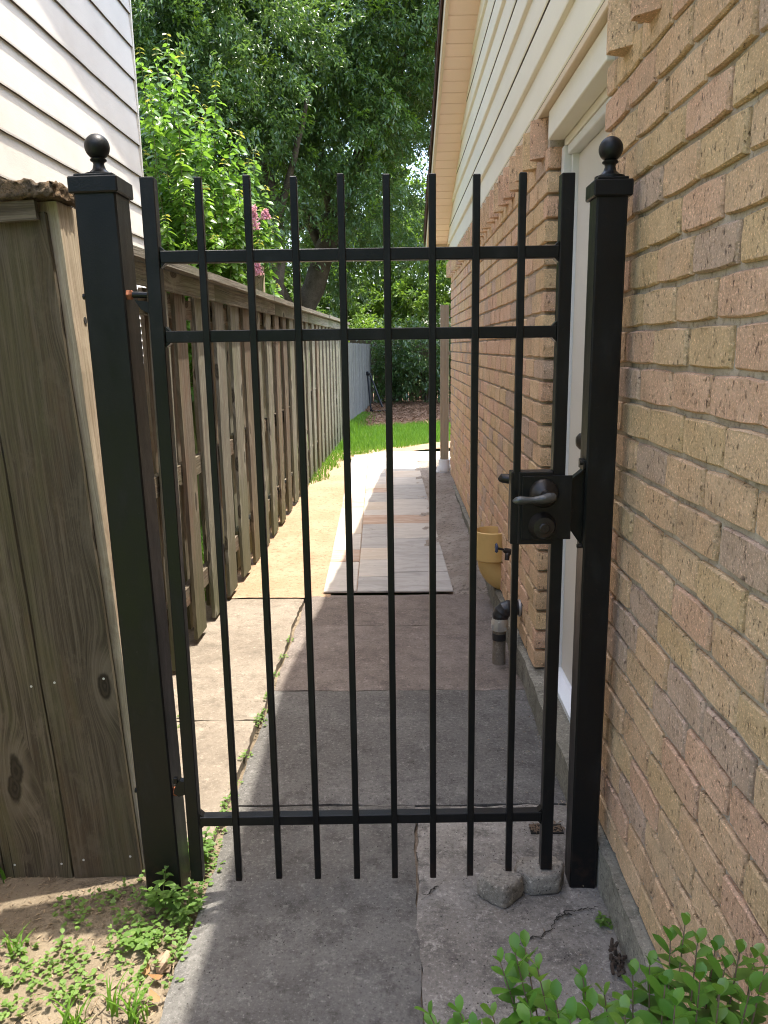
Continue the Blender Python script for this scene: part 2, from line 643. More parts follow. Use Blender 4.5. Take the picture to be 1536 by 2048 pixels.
MUD = m_soil('grey_mud', (.33, .28, .23), (.46, .40, .34), (.11, .09, .07), 1.4, .05)
MULCH = m_soil('pine_mulch', (.20, .12, .075), (.30, .19, .125), (.10, .06, .04), 2.0, .02)
LAWNBASE = m_soil('lawn_earth', (.10, .13, .04), (.14, .19, .06), (.08, .08, .03), 2.0, .01)
WOOD = m_wood('weathered_fence_wood', (.175, .162, .125), (.295, .28, .225), alg=.55, algae=(.165, .178, .095), redk=.16, foot=.75)
WOOD_R = m_wood('brown_fence_wood', (.145, .115, .085), (.235, .20, .15), alg=.25, redk=.5, foot=.6)
WOOD_CAP = m_wood('grey_cap_wood', (.185, .165, .13), (.285, .26, .21), alg=.4, algae=(.15, .16, .10), redk=.15, knots=False)
WOOD_GREY = m_wood('silver_fence_wood', (.14, .14, .13), (.22, .22, .205), alg=.2, redk=.05)
WOOD_DARKF = m_wood('dark_fence_wood', (.12, .09, .065), (.18, .14, .10), alg=.3)
WOOD_PANEL = m_wood('brown_panel_wood', (.078, .062, .042), (.15, .125, .09), alg=.5, algae=(.115, .112, .05), red=(.14, .085, .045), redk=.4)
WOOD_POST = m_wood('pale_post_wood', (.46, .36, .25), (.64, .53, .39), alg=.25, red=(.28, .15, .08), redk=.35, knots=False)
ROT = m_soil('rotten_wood', (.17, .135, .10), (.26, .175, .10), (.035, .028, .02), 6., .03)
SIDING = m_plain('white_siding', (.78, .74, .67), .6, .03, 2., .0)
g_ = G('painted_lap_siding')
p_ = g_.pos()
gn = g_.noise(g_.scale(p_, (1, .12, 1)), 150., 4, .65, 1.2)
g_.done(g_.mix(g_.ss(g_.noise(p_, 3., 4), .4, .75), (.64, .60, .525), (.57, .525, .455)), .6, g_.bump(gn, .30, .003), .3)
SIDING = g_.m
STONES = [m_plain('travertine_white', (.56, .53, .48), .7, .12, 9., .12),
          m_plain('travertine_grey', (.46, .455, .44), .7, .14, 7., .12),
          m_plain('travertine_cream', (.60, .53, .44), .7, .12, 8., .12),
          m_plain('travertine_rose', (.50, .38, .29), .7, .2, 8., .12)]


def m_stone(name, c, c2, c3, k):
    g = G(name)
    p = g.pos()
    o = g.orand()
    v = g.noise(g.add(g.scale(p, (1.0, 3.2, 1)), g.scale(g.nd('ShaderNodeCombineXYZ', {0: o, 1: o, 2: o}), (40, 30, 10))), 3.2, 6, .65, 1.6)
    col = g.mix(g.ss(v, .36, .66), c, c2)
    col = g.mix(g.ma('MULTIPLY', g.ss(v, .60, .70), k), col, c3)
    f = g.noise(p, 90., 4, .7)
    col = g.mix(g.ss(f, .58, .74, 0, .25), col, mul(c, 1.3))
    dk = g.ss(g.noise(p, 13., 5, .7), .60, .74)
    col = g.mix(g.ma('MULTIPLY', dk, .45), col, mul(c, .55))
    return g.done(col, .7, g.bump(f, .25, .003), .3)


STONES = [m_stone('travertine_white', (.42, .385, .335), (.50, .465, .41), (.44, .31, .21), .35),
          m_stone('travertine_grey', (.31, .295, .27), (.41, .39, .36), (.25, .235, .22), .6),
          m_stone('travertine_cream', (.45, .38, .295), (.51, .45, .37), (.42, .28, .18), .6),
          m_stone('travertine_rose', (.37, .25, .175), (.47, .37, .29), (.29, .16, .10), .8)]

LEAF_OAK = m_leaf('tree_leaf', (.036, .085, .026), (.12, .205, .06), .32, .28, .85)
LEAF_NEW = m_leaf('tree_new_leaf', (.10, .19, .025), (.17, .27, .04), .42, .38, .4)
LEAF_BACK = m_leaf('far_tree_leaf', (.042, .088, .02), (.10, .175, .035), .45, .42, .4)
LEAF_MYRTLE = m_leaf('myrtle_leaf', (.075, .17, .03), (.15, .27, .045), .42, .30, .55)
LEAF_MYRTLE_P = m_leaf('myrtle_leaf_single', (.08, .18, .03), (.17, .28, .045), .42, .30, .55, 'obj')
LEAF_MYRTLE_T = m_leaf('myrtle_tip_leaf', (.16, .24, .04), (.27, .24, .07), .45, .35, .5)
LEAF_BOX = m_leaf('box_leaf', (.045, .135, .020), (.14, .29, .038), .32, .42, .32, 'obj')
LEAF_BOX_S = m_leaf('box_leaf_mass', (.045, .125, .020), (.11, .23, .035), .32, .42, .32)
LEAF_BOX_N = m_leaf('box_leaf_young', (.10, .21, .035), (.17, .29, .05), .38, .30, .5, 'obj')
LEAF_WEED = m_leaf('weed_leaf', (.10, .19, .045), (.20, .30, .08), .4, .45, .3)
LEAF_WEED_P = m_leaf('weed_leaf_single', (.08, .16, .035), (.16, .26, .06), .4, .45, .3, 'obj')
GRASS = m_leaf('grass_blade', (.055, .15, .018), (.15, .28, .035), .4, .5, .3)
DRYLEAF = m_leaf('dry_leaf', (.24, .12, .05), (.38, .22, .11), .25, .6, .2, 'obj')
PETAL = m_leaf('pink_petal', (.44, .20, .34), (.60, .35, .50), .35, .6, .2)
BARK = m_soil('grey_bark', (.085, .065, .048), (.14, .11, .085), (.035, .026, .02), 2., .04)
STEM = m_plain('green_stem', (.16, .17, .06), .7, .2, 20, .1)
TWIG = m_plain('brown_twig', (.16, .11, .07), .8, .2, 20, .1)
PAVER = m_concrete('grey_paver', (.21, .185, .15), (.29, .26, .215), .6, .4, seed=31.)

# ------------------------------------------------------------------ ground, walkway, path
g0 = MB()
for (a, b, c, d) in ((-220, 220, 26.5, 320), (-220, -6, -120, 26.5), (9, 220, -120, 26.5), (-6, 9, -120, -4)):
    g0.poly([(a, c, -.06), (b, c, -.06), (b, d, -.06), (a, d, -.06)])
ground = g0.build('ground', LAWNBASE, kind='structure')
near_soil = sheet('soil', [(-6.2, .85), (9.2, .85), (9.2, 4.7), (-6.2, 4.7)], .045, -.045, .012, SOIL, 3, freq=2.2,
                  bury=lambda x, y: np.where((x > -.50), -.04, 0.) + np.where((x < -.60) & (x > -1.5) & (y < 2.1), .018, 0))
front_yard = sheet('front_yard', [(-6.2, -4.2), (9.2, -4.2), (9.2, .95), (-6.2, .95)], .12, -.05, .008, LAWNBASE, 14)
yard = sheet('yard', [(-6.2, 4.6), (9.2, 4.6), (9.2, 26.6), (-6.2, 26.6)], .12, -.05, .012, LAWNBASE, 4)

walk = MB()
walk.box(-.52, .53, -1.6, 4.47, -.12, -.020)
walkway = walk.build('walkway', SOIL_DARK, kind='structure')


def slab(name, x0, x1, y0, y1, mat, z=0., wob=.006, seed=0, parent=None, th=.10, step=.045, lx=0., rx=0., amp=.0015):
    nx = max(3, int((x1 - x0) / step))
    ny = max(3, int((y1 - y0) / step))
    m = MB()
    r = np.random.default_rng(seed)
    ph = r.uniform(0, 6.28, 8)

    def ed(t, k):
        return wob * (math.sin(t * 9 + ph[k]) * .5 + math.sin(t * 23 + ph[k + 1]) * .35 + math.sin(t * 61 + ph[k + 2]) * .3)
    for j in range(ny + 1):
        for i in range(nx + 1):
            u, v = i / nx, j / ny
            y = y0 + (y1 - y0) * v
            x = x0 + (x1 - x0) * u
            x += ed(y, 0) * (1 - u) ** 6 + ed(y, 1) * u ** 6 + lx * (1 - u) + rx * u
            yy = y + ed(x, 3) * (1 - v) ** 6 + ed(x, 4) * v ** 6
            rim = min(u * nx, v * ny, (1 - u) * nx, (1 - v) * ny)
            zz = z + amp * float(fbm(np.array(x * 2), np.array(y * 2), seed)) - (.006 if rim < .5 else 0.)
            m.v.append((x, yy, zz))
    W = nx + 1
    for j in range(ny):
        for i in range(nx):
            a = j * W + i
            m.f.append((a, a + 1, a + W + 1, a + W))
            m.mi.append(0)
    rim = [i for i in range(W)] + [j * W + nx for j in range(1, ny + 1)] + [ny * W + i for i in range(nx - 1, -1, -1)] + [j * W for j in range(ny - 1, 0, -1)]
    k = len(m.v)
    for i in rim:
        x, y, zz = m.v[i]
        m.v.append((x, y, z - th))
    L = len(rim)
    for i in range(L):
        j = (i + 1) % L
        m.f.append((rim[j], rim[i], k + i, k + j))
        m.mi.append(0)
    me = bpy.data.meshes.new(name)
    me.from_pydata(m.v, [], m.f)
    me.materials.append(mat)
    me.polygons.foreach_set('use_smooth', [True] * len(me.polygons))
    me.set_sharp_from_angle(angle=R_(40))
    return link(name, me, parent)


slab('concrete_slab', -.542, .0405, -1.6, 2.281, SLAB_DARK, 0, .007, 1, walkway)
s_ = slab('concrete_slab', .044, .548, .15, 2.281, SLAB_PALE, -.001, .010, 2, walkway)
s_['label'] = 'paler cracked concrete patch beside the brick wall'
slab('concrete_slab', .044, .548, -1.6, .143, SLAB_MID, 0, .006, 5, walkway)
slab('concrete_slab', -.550, .540, 2.289, 3.150, SLAB_MID, 0, .006, 3, walkway)
s_ = slab('concrete_slab', -.550, .540, 3.154, 3.960, SLAB_PINK, .001, .006, 4, walkway)
s_['label'] = 'pinkish grey concrete slab'
slab('concrete_slab', -.550, .538, 3.964, 4.490, SLAB_PINK, .0, .006, 6, walkway)
# cracks and spalls in the near patch, and the square post hole full of leaf scraps
ck = MB()


def ribbon(pts, w, z):
    L = []
    Rr = []
    for i, (x, y) in enumerate(pts):
        ax, ay = pts[min(i + 1, len(pts) - 1)]
        bx, by = pts[max(i - 1, 0)]
        dx, dy = ax - bx, ay - by
        n = math.hypot(dx, dy) or 1
        ww = w * random.uniform(.35, 1.2)
        L.append((x - dy / n * ww, y + dx / n * ww, z))
        Rr.append((x + dy / n * ww, y - dx / n * ww, z))
    for i in range(len(pts) - 1):
        ck.poly([L[i], L[i + 1], Rr[i + 1], Rr[i]])


def jag(pts, n=7, a=.006):
    out = []
    for i in range(len(pts) - 1):
        for k in range(n):
            t = k / n
            out.append((pts[i][0] * (1 - t) + pts[i + 1][0] * t + random.uniform(-a, a), pts[i][1] * (1 - t) + pts[i + 1][1] * t + random.uniform(-a, a)))
    out.append(pts[-1])
    return out


ribbon(jag([(.27, 1.655), (.317, 1.688), (.37, 1.712), (.40, 1.765), (.43, 1.785), (.48, 1.79), (.515, 1.80)]), .0022, .0042)
ribbon(jag([(.40, 1.765), (.42, 1.775), (.44, 1.77)], 4), .004, .0046)
ribbon(jag([(.060, 1.845), (.085, 1.87), (.10, 1.882)], 4), .002, .0042)
ribbon(jag([(-.45, 2.27), (-.1, 2.262), (.15, 2.268), (.25, 2.25), (.45, 2.27)], 12, .004), .0012, .0048)
ck.build('crack', CRACK, walkway)
dr = MB()
dr.box(.393, .492, 2.122, 2.168, -.03, .0034)
hole = dr.build('post_hole', CRACK, walkway)
V, F = leaf_field(np.stack([rng.uniform(.396, .49, 90), rng.uniform(2.124, 2.166, 90), np.full(90, .006)], 1), rdir(90) * [1, 1, .25], np.tile([0, 0, 1.], (90, 1)),
                  rng.uniform(.010, .022, 90), rng.uniform(.004, .008, 90))
link('leaf_scraps', np_mesh('leaf_scraps', V, F, TWIG), walkway, kind='stuff')

# sunlit side slab along the fence
side = MB()
side.box(-1.0, -.60, 2.13, 4.45, -.10, -.025)
side_slab = side.build('side_pavement', SOIL, kind='structure')
slab('concrete_slab', -1.30, -.578, 2.095, 2.885, SLAB_TAN, -.004, .008, 11, side_slab, lx=0)
slab('concrete_slab', -1.30, -.574, 2.890, 4.46, SLAB_TAN, -.003, .009, 12, side_slab)

# sand, mud, mulch, lawn
sheet('sand', [(-1.25, 4.40), (-.40, 4.44), (-.44, 6.2), (-.50, 8.2), (-.58, 9.6), (-.2, 9.95), (.3, 10.4), (2.2, 11.2), (2.2, 12.0), (.6, 11.3), (-.2, 10.6), (-1.25, 9.9)], .03, .004, .008, SAND, 8, edge=.02, freq=2.)
sheet('mud', [(.20, 4.50), (.62, 4.50), (.66, 9.2), (.16, 9.3)], .014, .012, .013, MUD, 9, edge=.015, freq=5.,
      bury=lambda x, y: .030 * np.clip((x - .30) / .2, 0, 1) - .07 * np.clip((4.72 - y) / .2, 0, 1))
sheet('mulch', [(-1.1, 13.0), (.0, 13.75), (.9, 14.3), (8.5, 14.3), (8.5, 26.0), (-5, 26.0), (-5, 13.0)], .07, .0, .025, MULCH, 10, edge=.05, freq=2.)

# stone path: every stone its own piece on a sand bed
pb = MB()
NP = 14
for i in range(NP):
    ya, yb = 4.50 + (9.75 - 4.5) * i / NP, 4.50 + (9.75 - 4.5) * (i + 1) / NP
    xa, xb = -.455 - .022 * (ya - 4.5), -.455 - .022 * (yb - 4.5)
    ra, rb = .325 - .021 * (ya - 4.5), .325 - .021 * (yb - 4.5)
    pb.poly([(xa, ya, gzs(ya) + .006), (ra, ya, gzs(ya) + .006), (rb, yb, gzs(yb) + .006), (xb, yb, gzs(yb) + .006)])
pb.poly([(-.55, 9.30, .106), (2.4, 9.30, .106), (2.4, 10.6, .106), (.35, 10.1, .106), (-.55, 9.75, .106)])
path = pb.build('stone_path', SAND, kind='structure')


def paver_stone(x0, x1, y0, y1, mat):
    m = MB()
    gp = .0022
    def X(x, y):
        return x - .0215 * (y - 4.5) * (1 if x < 0 else .95)
    c = .004
    P = [(x0 + gp, y0 + gp), (x1 - gp, y0 + gp), (x1 - gp, y1 - gp), (x0 + gp, y1 - gp)]
    dz = random.uniform(-.002, .002)
    tx = random.uniform(-.003, .003)
    pts_b = [(X(x, y), y, gzs(y) + .004) for x, y in P]
    pts_m = [(X(x, y), y, gzs(y) + .014 + dz + tx * (i % 2)) for i, (x, y) in enumerate(P)]
    cx, cy = (x0 + x1) / 2, (y0 + y1) / 2
    pts_t = [(X(x + (c if x < cx else -c), y), y + (c if y < cy else -c), gzs(y) + .017 + dz + tx * (i % 2)) for i, (x, y) in enumerate(P)]
    for a, b in ((pts_b, pts_m), (pts_m, pts_t)):
        for i in range(4):
            j = (i + 1) % 4
            m.poly([a[i], a[j], b[j], b[i]])
    m.poly(pts_t)
    return m.build('paving_stone', mat, path)


def col_fill(x0, x1, y0, y1, opts, seed, weights):
    r = random.Random(seed)
    y = y0
    last = -1
    while y < y1 - .03:
        d = min(r.choice(opts), y1 - y)
        if y1 - y - d < .08:
            d = y1 - y
        mi = r.choices([0, 1, 2, 3], weights)[0]
        if mi == 3 and last == 3:
            mi = 0
        last = mi
        paver_stone(x0, x1, y, y + d, STONES[mi])
        y += d


col_fill(-.045, .330, 4.50, 9.30, [.30, .40, .40, .2, .45], 3, (3, 4, 2, 1))
col_fill(-.255, -.045, 4.50, 9.30, [.2, .3, .4, .2], 8, (3, 3, 3, 2))
col_fill(-.458, -.255, 4.50, 9.30, [.3, .4, .2, .45], 12, (4, 2, 4, 1))
yy = 9.30
for row, (xa, xb) in enumerate([(-.46, 2.4), (-.44, 2.4), (-.2, 2.4)]):
    x = xa
    while x < xb - .05:
        w = random.choice([.2, .3, .4, .4])
        w = min(w, xb - x)
        paver_stone(x, x + w, yy, yy + (.30, .30, .25)[row], random.choice(STONES[:3]))
        x += w
    yy += (.30, .30, .25)[row]

# ------------------------------------------------------------------ right-hand brick house
XW = .560
house = thing('brick_house', 'tan brick house with cream gable siding on the right side of the alley', 'house', (XW, 2.0, 0))


def hp(o):
    o.location = Vector(o.location) - Vector(house.location)
    return o


def hb(m, name, mat, smooth=False, kind=None, parent=None):
    o = m.build(name, mat, parent or house, smooth, kind=kind)
    if parent is None:
        hp(o)
    return o


RIDGE_Y, EAVE_Y, FRONT_Y = 3.45, 8.85, -3.0
def soff(y):
    if y >= RIDGE_Y:
        return 2.50 + .327 * (8.63 - y)
    return 2.50 + .327 * (8.63 - RIDGE_Y) - .10 * (RIDGE_Y - y)


DY0, DY1 = 2.245, 3.050        # door opening
ZB, CH, BL = .128, .0848, .2055
m = MB()
m.box(XW + .0095, 6, FRONT_Y, DY0 - .035, .10, 2.29)
m.box(XW + .0095, 6, DY1 + .035, 8.28, .10, 2.29)
m.box(XW + .30, 6, DY0 - .035, DY1 + .035, .10, 2.29)
hb(m, 'mortar_wall', MORTAR)
m = MB()
m.prism([(FRONT_Y, 2.29), (8.28, 2.29), (8.28, soff(8.28)), (RIDGE_Y, soff(RIDGE_Y)), (FRONT_Y, soff(FRONT_Y))], XW + .012, 6, 'yz')
hb(m, 'gable_wall', CREAM)
# foundation ledge, with its worn edge
fd = slab('foundation', XW - .026, XW + .9, FRONT_Y, 8.32, FOUND, .126, .006, 21, house, .25, .05, amp=.003)
hp(fd)

# bricks
def brick_mesh(seed, L, H, D, mat):
    """a wire-cut brick: uneven rounded outline, chamfer, slightly bulged face; face at x=0 towards -X"""
    r = random.Random(seed)
    hy, hz = L / 2, H / 2
    base = [(-1, -1), (-.35, -1), (.35, -1), (1, -1), (1, 0), (1, 1), (.35, 1), (-.35, 1), (-1, 1), (-1, 0)]
    m = MB()
    outer = []
    inner = []
    for (u, v) in base:
        j = lambda k: r.uniform(-k, k)
        corner = abs(u) == 1 and abs(v) == 1
        y = u * hy + j(.0008)
        z = v * hz + j(.0004)
        if corner:
            y -= u * r.uniform(.0015, .005)
            z -= v * r.uniform(.0015, .0035)
        outer.append((y, z))
        c = r.uniform(.0022, .0042)
        inner.append((y - (u * c if abs(u) == 1 else 0), z - (v * c if abs(v) == 1 else 0)))
    k = 10
    xo = .0045
    m.v += [(D, y, z) for y, z in outer] + [(xo + r.uniform(0, .0015), y, z) for y, z in outer] + [(r.uniform(-.0012, .0012), y, z) for y, z in inner]
    for i in range(k):
        j = (i + 1) % k
        m.f.append((i, j, k + j, k + i))
        m.f.append((k + i, k + j, 2 * k + j, 2 * k + i))
        m.mi += [0, 0]
    m.f.append(tuple(2 * k + i for i in range(k)))
    m.mi.append(0)
    return m


bricks = []       # (dist key, y, z, L, H, tint, xoff)
br = random.Random(5)
def add_wall(yA, yB, from_jamb_neg):
    for c in range(24):
        z = ZB + CH * (c + .5)
        first = BL if (c % 2 == 0) else .082
        y = yB if from_jamb_neg else yA
        n = 0
        while True:
            L = (first if n == 0 else BL)
            if from_jamb_neg:
                a, b = y - L, y
                y = a
                if b < yA + .02:
                    break
                a = max(a, yA)
            else:
                a, b = y, y + L
                y = b
                if a > yB - .02:
                    break
                b = min(b, yB)
            n += 1
            jt = br.choice([.005, .008, .011, .014])
            tint = br.choices([0, 1, 2, 3, 4], [5, 4, 4, 2.0, 3])[0]
            bricks.append(((a + b) / 2, z, (b - a) - jt, CH - br.uniform(.0075, .0110), tint, br.uniform(-.0025, .0025), 'brick'))


add_wall(-1.2, DY0, True)
add_wall(DY1, 8.28, False)
CAMP = np.array([0, 0, 1.45])
def in_frame(y, z):
    v = cam.matrix_world.inverted() @ Vector((XW, y, z))
    if v.z > -.05:
        return False
    px, py = 768 + 1560 * v.x / -v.z, 1024 - 1560 * v.y / -v.z
    return -60 < px < 1600 and -60 < py < 2110
order = sorted(range(len(bricks)), key=lambda i: (not in_frame(bricks[i][0], bricks[i][1]), (bricks[i][0] ** 2 + (bricks[i][1] - 1.45) ** 2)))
single = set(order[:270])
cache = {}
rest = MB()
for i, (y, z, L, H, t, xo, nm) in enumerate(bricks):
    if i in single:
        full = L > .17
        key = (t, i % 4, round(L, 2) if not full else 0)
        if key not in cache:
            cache[key] = brick_mesh(i, .1985 if full else L, .0733, .08, None).mesh('brick', BRICKS[t])
        o = link('brick', cache[key], house, (xo, y - 2.0, z))
        o.scale = (1, (L / .1985) if full else 1, H / .0733)
        o.rotation_euler = (R_(br.uniform(-.13, .13)), R_(br.uniform(-.5, .4)), R_(br.uniform(-.45, .45)))
    else:
        k = len(rest.v)
        b = brick_mesh(i, L, H, .08, None)
        rest.v += [(x + xo + XW, yy + y, zz + z) for x, yy, zz in b.v]
        rest.f += [tuple(k + q for q in f) for f in b.f]
        rest.mi += [t] * len(b.f)
hb(rest, 'brickwork', BRICKS, kind='stuff')

# the upright course under the gable: flat bricks and projecting ones by turns
ns = 0
y = -1.2
sold_far = MB()
while y < 8.26:
    w = .094
    if y + w < DY0 + .004 or y > DY1 - .004:
        proud = (ns % 2 == 0)
        L = w - .010
        z1 = 2.272
        z0 = 2.120 if proud else 2.166 + br.uniform(0, .003)
        z0 = 2.166 if not proud else 2.134 + br.uniform(-.004, .004)
        t = br.choices([0, 1, 2, 4], [4, 3, 3, 2])[0]
        b = MB()
        if proud:
            a = -.046
            pts = [(0.03, 0), (-.002, .004), (a, L * .50), (a, L * .80), (-.002, L * .98), (.03, L)]
        else:
            a = -.003
            pts = [(.03, 0), (a, .0), (a, L), (.03, L)]
        b.prism(pts, z0, z1, 'xy')
        if y < 4.4:
            o = b.build('upright_brick', BRICKS[t], house, loc=(0, y - 2.0, 0))
            o.rotation_euler = (R_(br.uniform(-.6, .6)), 0, 0)
        else:
            k = len(sold_far.v)
            sold_far.v += [(vx + XW, vy + y, vz) for vx, vy, vz in b.v]
            sold_far.f += [tuple(k + q for q in f) for f in b.f]
            sold_far.mi += [t] * len(b.f)
    ns += 1
    y += w
hb(sold_far, 'upright_brick_course', BRICKS, kind='stuff')

# trim strip under the siding, and the siding boards
m = MB()
m.box(XW - .026, XW + .01, FRONT_Y, 8.29, 2.274, 2.296, .003)
m.box(XW - .018, XW + .01, FRONT_Y, 8.29, 2.2965, 2.312, .002)
hb(m, 'frieze_strip', FASCIA)
k = 0
SH = .311
while True:
    zb = 2.312 + SH * k
    if zb > soff(RIDGE_Y) - .02:
        break
    ys = FRONT_Y if zb < soff(FRONT_Y) else RIDGE_Y - (soff(RIDGE_Y) - zb) / .10
    ys = max(ys, FRONT_Y)
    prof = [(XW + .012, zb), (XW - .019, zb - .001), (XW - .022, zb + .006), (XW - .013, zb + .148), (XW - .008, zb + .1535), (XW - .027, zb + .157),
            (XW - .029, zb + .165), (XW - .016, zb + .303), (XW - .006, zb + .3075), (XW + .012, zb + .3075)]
    m = MB()
    n = len(prof)
    def yend(z):
        return max(min(8.285, 8.64 - (z - 2.50) / .327), ys + .01)
    m.v += [(x, ys, z) for x, z in prof] + [(x, yend(z), z) for x, z in prof]
    m.f.append(tuple(range(n)))
    m.f.append(tuple(n + i for i in range(n - 1, -1, -1)))
    m.mi += [0, 0]
    for i in range(n):
        j = (i + 1) % n
        m.f.append((j, i, n + i, n + j))
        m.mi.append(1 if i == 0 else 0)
    hb(m, 'siding_board', [CREAM, LAP_BROWN])
    k += 1
m = MB()
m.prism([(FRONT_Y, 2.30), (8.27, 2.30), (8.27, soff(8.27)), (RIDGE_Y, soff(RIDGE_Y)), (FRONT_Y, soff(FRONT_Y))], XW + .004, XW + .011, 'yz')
hb(m, 'siding_underlay', LAP_BROWN)

# rake soffit panels, fascia, shingles, roof
SX0, SX1 = .352, XW - .016
y = RIDGE_Y + .01
while y < 8.60:
    pw = .1215
    y2 = min(y + pw, 8.62)
    m = MB()
    a, b = y + .0022, y2 - .0022
    for (ya, za, yb, zb_) in ((a, 0.004, a + .004, 0), (a + .004, 0, b - .004, 0), (b - .004, 0, b, .004)):
        m.poly([(SX0, ya, soff(ya) + za), (SX1, ya, soff(ya) + za), (SX1, yb, soff(yb) + zb_), (SX0, yb, soff(yb) + zb_)])
    m.poly([(SX0, a, soff(a) + .02), (SX1, a, soff(a) + .02), (SX1, b, soff(b) + .02), (SX0, b, soff(b) + .02)])
    m.poly([(SX0, a, soff(a) + .004), (SX0, a, soff(a) + .02), (SX1, a, soff(a) + .02), (SX1, a, soff(a) + .004)])
    m.poly([(SX0, b, soff(b) + .004), (SX0, b, soff(b) + .02), (SX1, b, soff(b) + .02), (SX1, b, soff(b) + .004)])
    hb(m, 'soffit_panel', TAN)
    y = y2
def strip_yz(m, x0, x1, lo, hi, ys):
    pts = [(yv, soff(yv) + lo) for yv in ys] + [(yv, soff(yv) + hi) for yv in reversed(ys)]
    m.prism(pts, x0, x1, 'yz')
m = MB()
strip_yz(m, SX0, SX1 + .02, .024, .05, [FRONT_Y, RIDGE_Y, EAVE_Y - .06])
hb(m, 'soffit_backing', SHINGLE)
m = MB()
strip_yz(m, SX1 + .001, XW - .003, -.022, .02, [FRONT_Y, RIDGE_Y, 8.62])
hb(m, 'rake_moulding', FASCIA)
m = MB()
strip_yz(m, .328, SX0 - .001, -.014, .145, [FRONT_Y, RIDGE_Y, EAVE_Y])
hb(m, 'fascia_board', FASCIA)
m = MB()
m.box(SX0, XW + .6, 8.622, 8.66, soff(8.62) - .075, soff(8.62) + .05)
m.box(SX0, XW + .6, 8.662, 8.84, soff(8.62) - .075, soff(8.62) - .06)
m.box(SX0, 6, 8.81, 8.84, soff(8.84) - .02, soff(8.84) + .13)
hb(m, 'eave_return', FASCIA)
m = MB()
strip_yz(m, .318, 6, .147, .175, [FRONT_Y, RIDGE_Y, EAVE_Y + .03])
strip_yz(m, .306, .3175, .105, .178, [FRONT_Y, RIDGE_Y, EAVE_Y + .03])
hb(m, 'roof', SHINGLE)
# shingle butts along the rake
m = MB()
y = RIDGE_Y
while y < EAVE_Y:
    m.prism([(y, soff(y) + .176), (y + .15, soff(y + .15) + .176), (y + .15, soff(y + .15) + .190)], .30 + br.uniform(-.006, .006), 1.4, 'yz')
    y += .15
hb(m, 'roof_shingles', SHINGLE, kind='stuff')

# doorway: header board, jambs, door, threshold
m = MB()
m.box(XW - .004, XW + .055, DY0 + .003, DY1 - .003, 2.176, 2.272, .003)
m.box(XW + .056, XW + .15, DY0 + .003, DY1 - .003, 2.150, 2.272)
hb(m, 'door_header', TRIMW)
m = MB()
m.box(XW + .047, XW + .125, DY1 - .040, DY1 - .0005, .135, 2.150, .003)
m.box(XW + .047, XW + .125, DY0 + .0005, DY0 + .040, .135, 2.150, .003)
m.box(XW + .075, XW + .115, DY1 - .058, DY1 - .0405, .135, 2.140, .002)
m.box(XW + .075, XW + .115, DY0 + .0405, DY0 + .058, .135, 2.140, .002)
m.box(XW + .060, XW + .115, DY0 + .041, DY1 - .041, 2.118, 2.149, .003)
hb(m, 'door_frame', JAMBW)
m = MB()
m.box(XW + .098, XW + .14, DY0 + .045, DY1 - .045, .165, 2.117, .002)
door = hb(m, 'door', DOORW)
m = MB()
m.lathe([(.002, -.062), (.016, -.060), (.027, -.050), (.029, -.038), (.022, -.026), (.011, -.020), (.011, -.008), (.029, -.006), (.031, .0)], 20, (XW + .097, DY0 + .36, 1.135), 'x')
o = m.build('door_knob', BRONZE, door, True)
smooth_angle(o)
m = MB()
m.prism([(XW + .045, .1285), (XW + .14, .1285), (XW + .14, .164), (XW + .085, .164), (XW + .045, .148)], DY0 + .004, DY1 - .004, 'xz')
hb(m, 'threshold', WHITE_AL)

# ------------------------------------------------------------------ downspout, pipes, tap along that wall
ds = thing('downspout', 'tan ribbed downspout with white plastic boot at the far house corner', 'downspout', (.50, 8.30, .07))
m = MB()
pts = []
for i in range(20):
    a = i / 20
    per = [(-.044, -.033), (.044, -.033), (.044, .033), (-.044, .033)]
    s_, e_ = per[i // 5], per[(i // 5 + 1) % 4]
    t = (i % 5) / 5
    x, y = s_[0] + (e_[0] - s_[0]) * t, s_[1] + (e_[1] - s_[1]) * t
    kk = .92 if i % 2 else 1.0
    pts.append((x * kk, y * kk))
m.prism(pts, .17, 1.80, 'xy')
m.build('spout', DOWNS, ds)
m = MB()
m.box(.044, .062, -.03, .03, 1.3, 1.33)
m.build('strap', DOWNS, ds)
m = MB()
m.box(.044, .062, -.03, .03, .6, .63)
m.build('strap', DOWNS, ds)
m = MB()
m.lathe([(.045, .0), (.060, .005), (.060, .08), (.065, .085), (.065, .13), (.062, .135), (.062, .20), (.056, .205), (.056, .17)], 20)
m.tube([(-.035, 0, .0), (-.06, -.01, .07), (-.05, 0, .13)], [.03, .035, .02], 10)
smooth_angle(m.build('boot', PVCW, ds))

yp = thing('yellow_drain_pipe', 'yellowed plastic pipe elbow with open cup sticking out of the brick wall', 'pipe', (.515, 4.20, .38))
m = MB()
m.lathe([(.093, -.085), (.097, -.082), (.097, .075), (.090, .078), (.088, .074), (.087, -.02), (.086, -.05)], 36)
smooth_angle(m.build('cup', PVCY, yp), 40)
m = MB()
el = []
for i in range(9):
    a = i / 8 * math.pi / 2
    el.append((.115 - .115 * math.cos(a), 0, -.085 - .115 * math.sin(a)))
el.append((.20, 0, -.20))
m.tube([(0, 0, -.04)] + el, .078, 24, True)
smooth_angle(m.build('elbow', PVCY, yp), 40)
for px, py in ((.0, -.086), (.05, .07)):
    m = MB()
    m.box(px - .003, px + .003, py - .003, py + .003, -.02, .068)
    m.build('cup_rib', PVCY, yp)

